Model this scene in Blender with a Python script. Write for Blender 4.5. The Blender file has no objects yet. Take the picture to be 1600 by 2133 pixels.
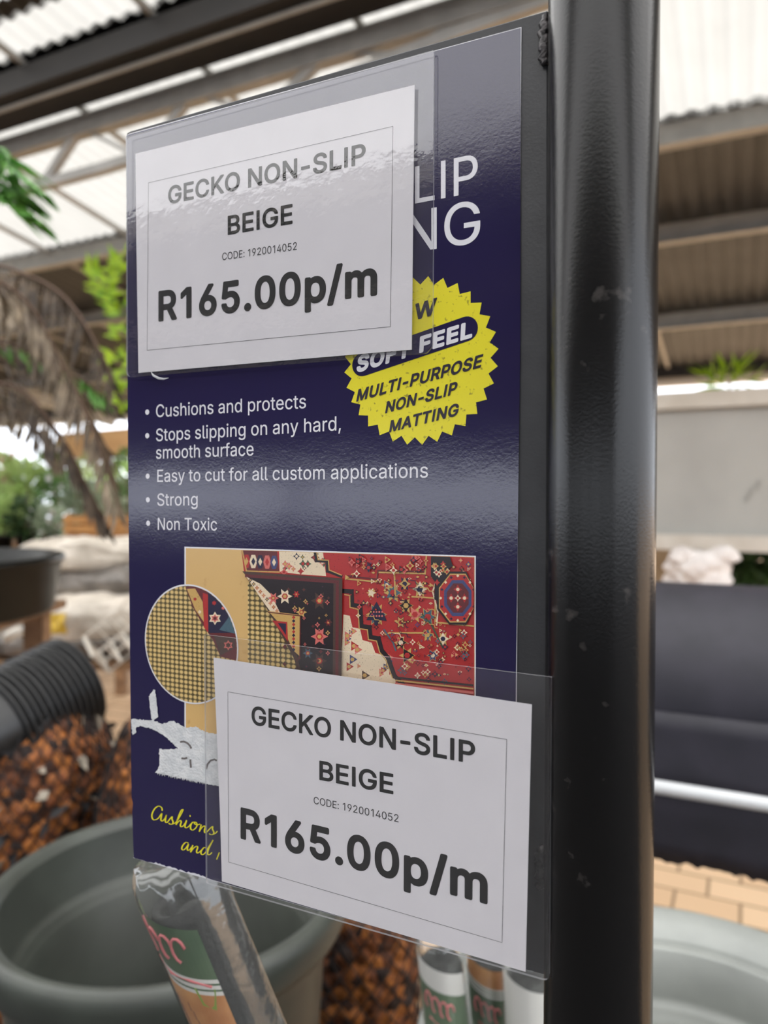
import bpy, bmesh, math, random
from mathutils import Vector, Matrix, noise
from mathutils.geometry import tessellate_polygon
random.seed(11)
SC = bpy.context.scene
COL = SC.collection

# ------------------------------------------------------------------ camera, sky, sun, exposure
CAM_H = 1.4
FPX = 1540.0                                   # focal length in pixels of the 1600x2133 frame
PITCH = math.atan(31.5 / FPX)
cam = bpy.data.cameras.new('camera')
cam_o = bpy.data.objects.new('camera', cam); COL.objects.link(cam_o)
cam.sensor_fit = 'VERTICAL'; cam.sensor_height = 36.0; cam.sensor_width = 27.0
cam.lens = FPX * 36.0 / 2133.0
cam_o.location = (0, 0, CAM_H)
cam_o.rotation_euler = (math.pi / 2 - PITCH, 0, 0)
cam.clip_start = 0.01; cam.clip_end = 300
cam.dof.use_dof = True; cam.dof.focus_distance = 0.328; cam.dof.aperture_fstop = 7.4
SC.camera = cam_o

world = bpy.data.worlds.new('overcast_sky'); SC.world = world; world.use_nodes = True
wn = world.node_tree.nodes; bg = wn['Background']
tc = wn.new('ShaderNodeTexCoord'); sx = wn.new('ShaderNodeSeparateXYZ'); rp = wn.new('ShaderNodeValToRGB')
world.node_tree.links.new(tc.outputs['Generated'], sx.inputs[0])
world.node_tree.links.new(sx.outputs['Z'], rp.inputs[0])
world.node_tree.links.new(rp.outputs[0], bg.inputs[0])
rp.color_ramp.elements[0].position = 0.0; rp.color_ramp.elements[0].color = (0.93, 0.98, 1.06, 1)
rp.color_ramp.elements[1].position = 0.6; rp.color_ramp.elements[1].color = (0.93, 0.96, 1.06, 1)
bg.inputs[1].default_value = 3.6

sun = bpy.data.lights.new('sun', 'SUN'); sun.energy = 6.0; sun.angle = math.radians(12); sun.color = (1.0, 0.95, 0.86)
sun_o = bpy.data.objects.new('sun', sun); COL.objects.link(sun_o)
sun_o.location = (0, 0, 20); sun_o.rotation_euler = (math.radians(-18), math.radians(22), 0)

SC.view_settings.view_transform = 'Standard'; SC.view_settings.look = 'None'
SC.view_settings.gamma = 1.0; SC.view_settings.use_curve_mapping = False
SC.view_settings.exposure = -0.17
SC.cycles.max_bounces = 8; SC.cycles.diffuse_bounces = 4; SC.cycles.glossy_bounces = 4
SC.cycles.transmission_bounces = 6; SC.cycles.transparent_max_bounces = 16
SC.cycles.caustics_reflective = False; SC.cycles.caustics_refractive = False

# ------------------------------------------------------------------ measuring helpers
def ray(px, py):
    x = (px - 800.0) / FPX; y = -(py - 1066.5) / FPX
    return Vector((x, math.cos(PITCH) + y * math.sin(PITCH), -math.sin(PITCH) + y * math.cos(PITCH)))
def P(px, py, d):
    """World point at forward distance d on the sight line of a photo pixel."""
    r = ray(px, py); return Vector((0, 0, CAM_H)) + r * (d / r.y)
def PZ(px, py, z):
    r = ray(px, py); return Vector((0, 0, CAM_H)) + r * ((z - CAM_H) / r.z)

# building axes: A runs along the roof purlins (and along the sign), B across them
AX = Vector((-0.899, 0.437, 0)).normalized(); BX = Vector((0.437, 0.899, 0)).normalized()
def AB(a, b, z=0.0): return AX * a + BX * b + Vector((0, 0, z))

# ------------------------------------------------------------------ materials
MATS = {}
def new_mat(name):
    m = bpy.data.materials.new(name); m.use_nodes = True
    nt = m.node_tree; return m, nt, nt.nodes['Principled BSDF']
def N(nt, kind, **kw):
    n = nt.nodes.new(kind)
    for k, v in kw.items(): setattr(n, k, v)
    return n
def L(nt, a, b): nt.links.new(a, b)
def rgba(c): return (c[0], c[1], c[2], 1.0)
def srgb(r, g, b):
    f = lambda v: (v / 255 / 12.92) if v / 255 <= 0.04045 else ((v / 255 + 0.055) / 1.055) ** 2.4
    return (f(r), f(g), f(b))
def mat(name, c, rough=0.5, c2=None, scale=20.0, bump=0.0, bscale=80.0, metal=0.0, spec=0.5, coat=0.0, lo=0.35, hi=0.65, detail=4.0, transl=0.0):
    if name in MATS: return MATS[name]
    m, nt, p = new_mat(name)
    p.inputs['Base Color'].default_value = rgba(c); p.inputs['Roughness'].default_value = rough
    p.inputs['Metallic'].default_value = metal; p.inputs['Specular IOR Level'].default_value = spec
    p.inputs['Coat Weight'].default_value = coat; p.inputs['Coat Roughness'].default_value = 0.12
    t = N(nt, 'ShaderNodeTexCoord')
    if c2 is not None:
        n = N(nt, 'ShaderNodeTexNoise'); n.inputs['Scale'].default_value = scale; n.inputs['Detail'].default_value = detail
        L(nt, t.outputs['Object'], n.inputs['Vector'])
        r = N(nt, 'ShaderNodeValToRGB'); r.color_ramp.elements[0].position = lo; r.color_ramp.elements[1].position = hi
        r.color_ramp.elements[0].color = rgba(c); r.color_ramp.elements[1].color = rgba(c2)
        L(nt, n.outputs['Fac'], r.inputs[0]); L(nt, r.outputs[0], p.inputs['Base Color'])
    if bump:
        n2 = N(nt, 'ShaderNodeTexNoise'); n2.inputs['Scale'].default_value = bscale; n2.inputs['Detail'].default_value = 3
        L(nt, t.outputs['Object'], n2.inputs['Vector'])
        b = N(nt, 'ShaderNodeBump'); b.inputs['Strength'].default_value = bump; b.inputs['Distance'].default_value = 0.6 / bscale
        L(nt, n2.outputs['Fac'], b.inputs['Height']); L(nt, b.outputs[0], p.inputs['Normal'])
    if transl:
        tr = N(nt, 'ShaderNodeBsdfTranslucent'); mx = N(nt, 'ShaderNodeMixShader'); mx.inputs[0].default_value = transl
        src = p.inputs['Base Color']
        if src.is_linked: L(nt, src.links[0].from_socket, tr.inputs['Color'])
        else: tr.inputs['Color'].default_value = rgba(c)
        out = nt.nodes['Material Output']
        L(nt, p.outputs[0], mx.inputs[1]); L(nt, tr.outputs[0], mx.inputs[2]); L(nt, mx.outputs[0], out.inputs[0])
    MATS[name] = m; return m

def film_mat(name, haze, tint, rough=0.06, bump=0.25, bscale=120.0, clear=(1, 1, 1)):
    """Thin clear plastic film: see-through, a little milky, glossy."""
    m, nt, p = new_mat(name); nt.nodes.remove(p); out = nt.nodes['Material Output']
    tr = N(nt, 'ShaderNodeBsdfTransparent'); tr.inputs[0].default_value = rgba(clear)
    df = N(nt, 'ShaderNodeBsdfDiffuse'); df.inputs[0].default_value = rgba(tint)
    gl = N(nt, 'ShaderNodeBsdfGlossy'); gl.inputs['Roughness'].default_value = rough
    lw = N(nt, 'ShaderNodeLayerWeight'); lw.inputs[0].default_value = 0.5
    pw = N(nt, 'ShaderNodeMath', operation='POWER'); pw.inputs[1].default_value = 5; L(nt, lw.outputs['Facing'], pw.inputs[0])
    fr = N(nt, 'ShaderNodeMath', operation='MULTIPLY_ADD'); fr.inputs[1].default_value = 0.9; fr.inputs[2].default_value = 0.085; L(nt, pw.outputs[0], fr.inputs[0])
    t = N(nt, 'ShaderNodeTexCoord'); n = N(nt, 'ShaderNodeTexNoise'); n.inputs['Scale'].default_value = bscale; n.inputs['Detail'].default_value = 3
    b = N(nt, 'ShaderNodeBump'); b.inputs['Strength'].default_value = bump; b.inputs['Distance'].default_value = 0.04 / bscale
    L(nt, t.outputs['Object'], n.inputs['Vector']); L(nt, n.outputs['Fac'], b.inputs['Height'])
    L(nt, b.outputs[0], gl.inputs['Normal']); L(nt, b.outputs[0], lw.inputs['Normal'])
    m1 = N(nt, 'ShaderNodeMixShader'); m1.inputs[0].default_value = haze
    m2 = N(nt, 'ShaderNodeMixShader')
    L(nt, tr.outputs[0], m1.inputs[1]); L(nt, df.outputs[0], m1.inputs[2])
    L(nt, fr.outputs[0], m2.inputs[0]); L(nt, m1.outputs[0], m2.inputs[1]); L(nt, gl.outputs[0], m2.inputs[2])
    L(nt, m2.outputs[0], out.inputs[0]); return m

M_black = mat('black_powder_coat', srgb(34, 33, 33), 0.38, srgb(44, 43, 43), 60, 0.08, 900, spec=0.5)
M_plate = mat('dark_grey_plate', srgb(46, 46, 48), 0.42, srgb(56, 56, 58), 40, 0.1, 700)
M_weld = mat('grey_weld', srgb(80, 76, 76), 0.35, srgb(50, 48, 48), 300, 0.5, 500, metal=0.5)

def post_mat():
    m, nt, p = new_mat('scuffed_black_paint')
    t = N(nt, 'ShaderNodeTexCoord'); mp = N(nt, 'ShaderNodeMapping'); mp.inputs['Scale'].default_value = (1, 1, 0.45)
    n = N(nt, 'ShaderNodeTexNoise'); n.inputs['Scale'].default_value = 130; n.inputs['Detail'].default_value = 6
    n2 = N(nt, 'ShaderNodeTexNoise'); n2.inputs['Scale'].default_value = 14; n2.inputs['Detail'].default_value = 2
    L(nt, t.outputs['Object'], mp.inputs[0]); L(nt, mp.outputs[0], n.inputs['Vector']); L(nt, t.outputs['Object'], n2.inputs['Vector'])
    mul = N(nt, 'ShaderNodeMath', operation='MULTIPLY'); L(nt, n.outputs['Fac'], mul.inputs[0]); L(nt, n2.outputs['Fac'], mul.inputs[1])
    r = N(nt, 'ShaderNodeValToRGB'); r.color_ramp.elements[0].position = 0.405; r.color_ramp.elements[1].position = 0.47
    r.color_ramp.elements[0].color = rgba(srgb(15, 14, 14)); r.color_ramp.elements[1].color = rgba(srgb(58, 55, 53))
    L(nt, mul.outputs[0], r.inputs[0]); L(nt, r.outputs[0], p.inputs['Base Color'])
    p.inputs['Roughness'].default_value = 0.22; p.inputs['Specular IOR Level'].default_value = 0.4
    b = N(nt, 'ShaderNodeBump'); b.inputs['Strength'].default_value = 0.06; b.inputs['Distance'].default_value = 0.0008
    n3 = N(nt, 'ShaderNodeTexNoise'); n3.inputs['Scale'].default_value = 900
    L(nt, t.outputs['Object'], n3.inputs['Vector']); L(nt, n3.outputs['Fac'], b.inputs['Height']); L(nt, b.outputs[0], p.inputs['Normal'])
    return m
M_post = post_mat()

def poster_mat(name, c, rough=0.2, c2=None, dirt=None):
    """Printed, laminated card: glossy with a fine orange-peel surface."""
    m, nt, p = new_mat(name); t = N(nt, 'ShaderNodeTexCoord')
    n = N(nt, 'ShaderNodeTexNoise'); n.inputs['Scale'].default_value = 800; n.inputs['Detail'].default_value = 4
    n0 = N(nt, 'ShaderNodeTexNoise'); n0.inputs['Scale'].default_value = 30; n0.inputs['Detail'].default_value = 2
    L(nt, t.outputs['Object'], n.inputs['Vector']); L(nt, t.outputs['Object'], n0.inputs['Vector'])
    b = N(nt, 'ShaderNodeBump'); b.inputs['Strength'].default_value = 0.5; b.inputs['Distance'].default_value = 0.00005; p.inputs['Specular IOR Level'].default_value = 0.75
    b0 = N(nt, 'ShaderNodeBump'); b0.inputs['Strength'].default_value = 0.2; b0.inputs['Distance'].default_value = 0.0006
    L(nt, n.outputs['Fac'], b.inputs['Height']); L(nt, n0.outputs['Fac'], b0.inputs['Height']); L(nt, b0.outputs[0], b.inputs['Normal'])
    L(nt, b.outputs[0], p.inputs['Normal'])
    p.inputs['Roughness'].default_value = rough; p.inputs['Base Color'].default_value = rgba(c)
    if c2 is not None:
        n4 = N(nt, 'ShaderNodeTexNoise'); n4.inputs['Scale'].default_value = dirt or 700; n4.inputs['Detail'].default_value = 5
        L(nt, t.outputs['Object'], n4.inputs['Vector'])
        r = N(nt, 'ShaderNodeValToRGB'); r.color_ramp.elements[0].position = 0.62; r.color_ramp.elements[1].position = 0.72
        r.color_ramp.elements[0].color = rgba(c); r.color_ramp.elements[1].color = rgba(c2)
        L(nt, n4.outputs['Fac'], r.inputs[0]); L(nt, r.outputs[0], p.inputs['Base Color'])
    return m
M_navy = poster_mat('navy_print', srgb(37, 32, 68), 0.12)
M_pyellow = poster_mat('yellow_print', srgb(226, 214, 40), 0.25, srgb(150, 138, 40), 520)
M_pwhite = poster_mat('white_print', srgb(222, 220, 226), 0.25)
M_pblack = poster_mat('dark_print', srgb(34, 26, 44), 0.25)
M_pscript = poster_mat('yellow_script_print', srgb(232, 222, 50), 0.25)
M_tan = poster_mat('wood_floor_print', srgb(210, 172, 112), 0.25, srgb(186, 146, 88), 90)
M_torn = mat('torn_white_paper', srgb(214, 214, 214), 0.9, srgb(196, 198, 200), 260, 0.5, 900)
M_tornmark = mat('grey_print_remains', srgb(104, 98, 96), 0.9)
M_paper = mat('white_card_paper', srgb(226, 222, 226), 0.8, srgb(223, 219, 223), 60)
M_ink = mat('black_ink', srgb(14, 13, 14), 0.6, spec=0.2)
M_line = mat('thin_grey_ink_line', srgb(110, 108, 110), 0.7)
M_thinink = mat('thin_dark_ink', srgb(52, 50, 52), 0.6)
M_pouch = film_mat('laminate_film', 0.04, srgb(214, 212, 214), 0.018, 0.32, 170)
M_pouch_edge = film_mat('laminate_film_edge', 0.45, srgb(214, 214, 218), 0.1, 0.1, 200)
M_sleeve = film_mat('clear_sleeve_film', 0.04, srgb(210, 214, 208), 0.10, 1.0, 50)

def dots_mat():
    """Open-weave anti-slip mesh: rows of beige knots on a dark ground."""
    m, nt, p = new_mat('woven_mesh_print'); t = N(nt, 'ShaderNodeTexCoord')
    mp = N(nt, 'ShaderNodeMapping'); mp.inputs['Scale'].default_value = (340, 420, 1)
    L(nt, t.outputs['Object'], mp.inputs[0])
    sp = N(nt, 'ShaderNodeSeparateXYZ'); L(nt, mp.outputs[0], sp.inputs[0])
    vals = []
    for ax in ('X', 'Y'):
        f = N(nt, 'ShaderNodeMath', operation='FRACT'); L(nt, sp.outputs[ax], f.inputs[0])
        s = N(nt, 'ShaderNodeMath', operation='SUBTRACT'); s.inputs[1].default_value = 0.5; L(nt, f.outputs[0], s.inputs[0])
        a = N(nt, 'ShaderNodeMath', operation='POWER'); a.inputs[1].default_value = 2; L(nt, s.outputs[0], a.inputs[0]); vals.append(a)
    ad = N(nt, 'ShaderNodeMath', operation='ADD'); L(nt, vals[0].outputs[0], ad.inputs[0]); L(nt, vals[1].outputs[0], ad.inputs[1])
    r = N(nt, 'ShaderNodeValToRGB'); r.color_ramp.elements[0].position = 0.06; r.color_ramp.elements[1].position = 0.24
    r.color_ramp.elements[0].color = rgba(srgb(214, 184, 122)); r.color_ramp.elements[1].color = rgba(srgb(88, 76, 50))
    L(nt, ad.outputs[0], r.inputs[0]); L(nt, r.outputs[0], p.inputs['Base Color']); p.inputs['Roughness'].default_value = 0.3
    return m
M_dots = dots_mat()
RUG = {k: poster_mat('rug_' + k, srgb(*v), 0.3, srgb(*[int(x * 0.62) for x in v]), 1500) for k, v in dict(
    red=(170, 44, 44), cream=(226, 206, 176), navy=(36, 32, 58), gold=(196, 158, 92), pink=(206, 108, 100),
    teal=(72, 96, 108), maroon=(98, 38, 42), brown=(74, 54, 46), black=(34, 24, 28), blue=(64, 70, 112), green=(60, 84, 62)).items()}
RUGK = list(RUG)

# ------------------------------------------------------------------ mesh helpers
ORG = {}
def tag(o, label=None, cat=None, group=None, kind=None):
    if label: o['label'] = label
    if cat: o['category'] = cat
    if group: o['group'] = group
    if kind: o['kind'] = kind
    return o
def thing(name, label, cat, loc=(0, 0, 0), group=None):
    o = bpy.data.objects.new(name, None); COL.objects.link(o); o.empty_display_size = 0.05
    o.location = loc; ORG[o.name] = Vector(loc)
    return tag(o, label, cat, group)
def dup(o, parent=None):
    c = o.copy(); COL.objects.link(c)
    if parent is not None: c.parent = parent
    for ch in list(o.children): dup(ch, c)
    return c

class MB:
    def __init__(s): s.v = []; s.f = []; s.m = []
    def add(s, vs, fs, mi=0):
        b = len(s.v); s.v += [tuple(x) for x in vs]
        for f in fs: s.f.append(tuple(b + i for i in f)); s.m.append(mi)
    def box(s, c, sx, sy, sz, R=None, mi=0):
        c = Vector(c); vs = []
        for x in (-1, 1):
            for y in (-1, 1):
                for z in (-1, 1):
                    p = Vector((x * sx / 2, y * sy / 2, z * sz / 2)); vs.append(c + (R @ p if R else p))
        s.add(vs, [(0, 1, 3, 2), (4, 6, 7, 5), (0, 4, 5, 1), (2, 3, 7, 6), (0, 2, 6, 4), (1, 5, 7, 3)], mi)
    def beam(s, a, b, w, h, up=(0, 0, 1), mi=0):
        a = Vector(a); b = Vector(b); d = (b - a); ln = d.length; d.normalize()
        side = d.cross(Vector(up))
        if side.length < 1e-4: side = d.cross(Vector((1, 0, 0)))
        side.normalize(); u = side.cross(d)
        R = Matrix((side, d, u)).transposed(); s.box((a + b) / 2, w, ln, h, R, mi)
    def tube(s, pts, r, n=8, mi=0, cap=True, flat=1.0):
        pts = [Vector(p) for p in pts]; k = len(pts); rr = r if isinstance(r, (list, tuple)) else [r] * k
        ref = Vector((0, 0, 1)); rings = []
        for i, p in enumerate(pts):
            d = (pts[min(i + 1, k - 1)] - pts[max(i - 1, 0)])
            if d.length < 1e-9: d = Vector((0, 0, 1))
            d.normalize(); x = d.cross(ref)
            if x.length < 0.05: x = d.cross(Vector((0, 1, 0)))
            x.normalize(); y = x.cross(d); ref = y if abs(y.dot(ref)) > 0 else ref
            rings.append([p + x * rr[i] * math.cos(2 * math.pi * j / n) + y * rr[i] * flat * math.sin(2 * math.pi * j / n) for j in range(n)])
        vs = [q for ring in rings for q in ring]
        fs = [(i * n + j, i * n + (j + 1) % n, (i + 1) * n + (j + 1) % n, (i + 1) * n + j) for i in range(k - 1) for j in range(n)]
        if cap: fs += [tuple(range(n - 1, -1, -1)), tuple((k - 1) * n + j for j in range(n))]
        s.add(vs, fs, mi)
    def lathe(s, prof, c=(0, 0, 0), n=48, R=None, mi=0, wob=None):
        c = Vector(c); vs = []
        for (r, z) in prof:
            for j in range(n):
                a = 2 * math.pi * j / n; q = r * (wob(a, z) if wob else 1.0)
                p = Vector((q * math.cos(a), q * math.sin(a), z)); vs.append(c + (R @ p if R else p))
        k = len(prof)
        s.add(vs, [(i * n + j, i * n + (j + 1) % n, (i + 1) * n + (j + 1) % n, (i + 1) * n + j) for i in range(k - 1) for j in range(n)], mi)
    def grid(s, fn, nu, nv, mi=0):
        vs = [fn(i / nu, j / nv) for j in range(nv + 1) for i in range(nu + 1)]
        w = nu + 1
        s.add(vs, [(j * w + i, j * w + i + 1, (j + 1) * w + i + 1, (j + 1) * w + i) for j in range(nv) for i in range(nu)], mi)
    def poly(s, pts3, mi=0):
        """A flat polygon, concave allowed (list of loops allowed)."""
        loops = pts3 if isinstance(pts3[0], (list,)) else [pts3]
        flat = [Vector(p) for lp in loops for p in lp]
        tris = tessellate_polygon([[Vector(p) for p in lp] for lp in loops])
        out = []
        for t in tris:
            a, b, c = (flat[i] for i in t)
            out.append(tuple(t) if (b - a).cross(c - a).z >= 0 else (t[0], t[2], t[1]))
        s.add(flat, out, mi)
    def build(s, name, mats, parent=None, smooth=True, local=False, label=None):
        me = bpy.data.meshes.new(name)
        off = Vector((0, 0, 0))
        if parent is not None and not local:
            q = parent
            while q.parent is not None: q = q.parent
            off = ORG.get(q.name, Vector((0, 0, 0)))
        me.from_pydata([tuple(Vector(v) - off) for v in s.v] if off.length else s.v, [], s.f)
        mats = mats if isinstance(mats, (list, tuple)) else [mats]
        for m in mats: me.materials.append(m)
        me.polygons.foreach_set('material_index', s.m)
        me.polygons.foreach_set('use_smooth', [smooth] * len(s.f)); me.update()
        o = bpy.data.objects.new(name, me); COL.objects.link(o)
        if parent is not None: o.parent = parent
        if label: o['label'] = label
        return o
def bevel(o, w, seg=2):
    md = o.modifiers.new('edge', 'BEVEL'); md.width = w; md.segments = seg; md.limit_method = 'ANGLE'; return o
def struct(name, mb, m, smooth=False, label=None, cat=None):
    o = mb.build(name, m, None, smooth); o['kind'] = 'structure'
    if label: o['label'] = label
    if cat: o['category'] = cat
    return o

# ------------------------------------------------------------------ lettering (outlines of the letters, 509 units to the cap height)
GL = {}
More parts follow.
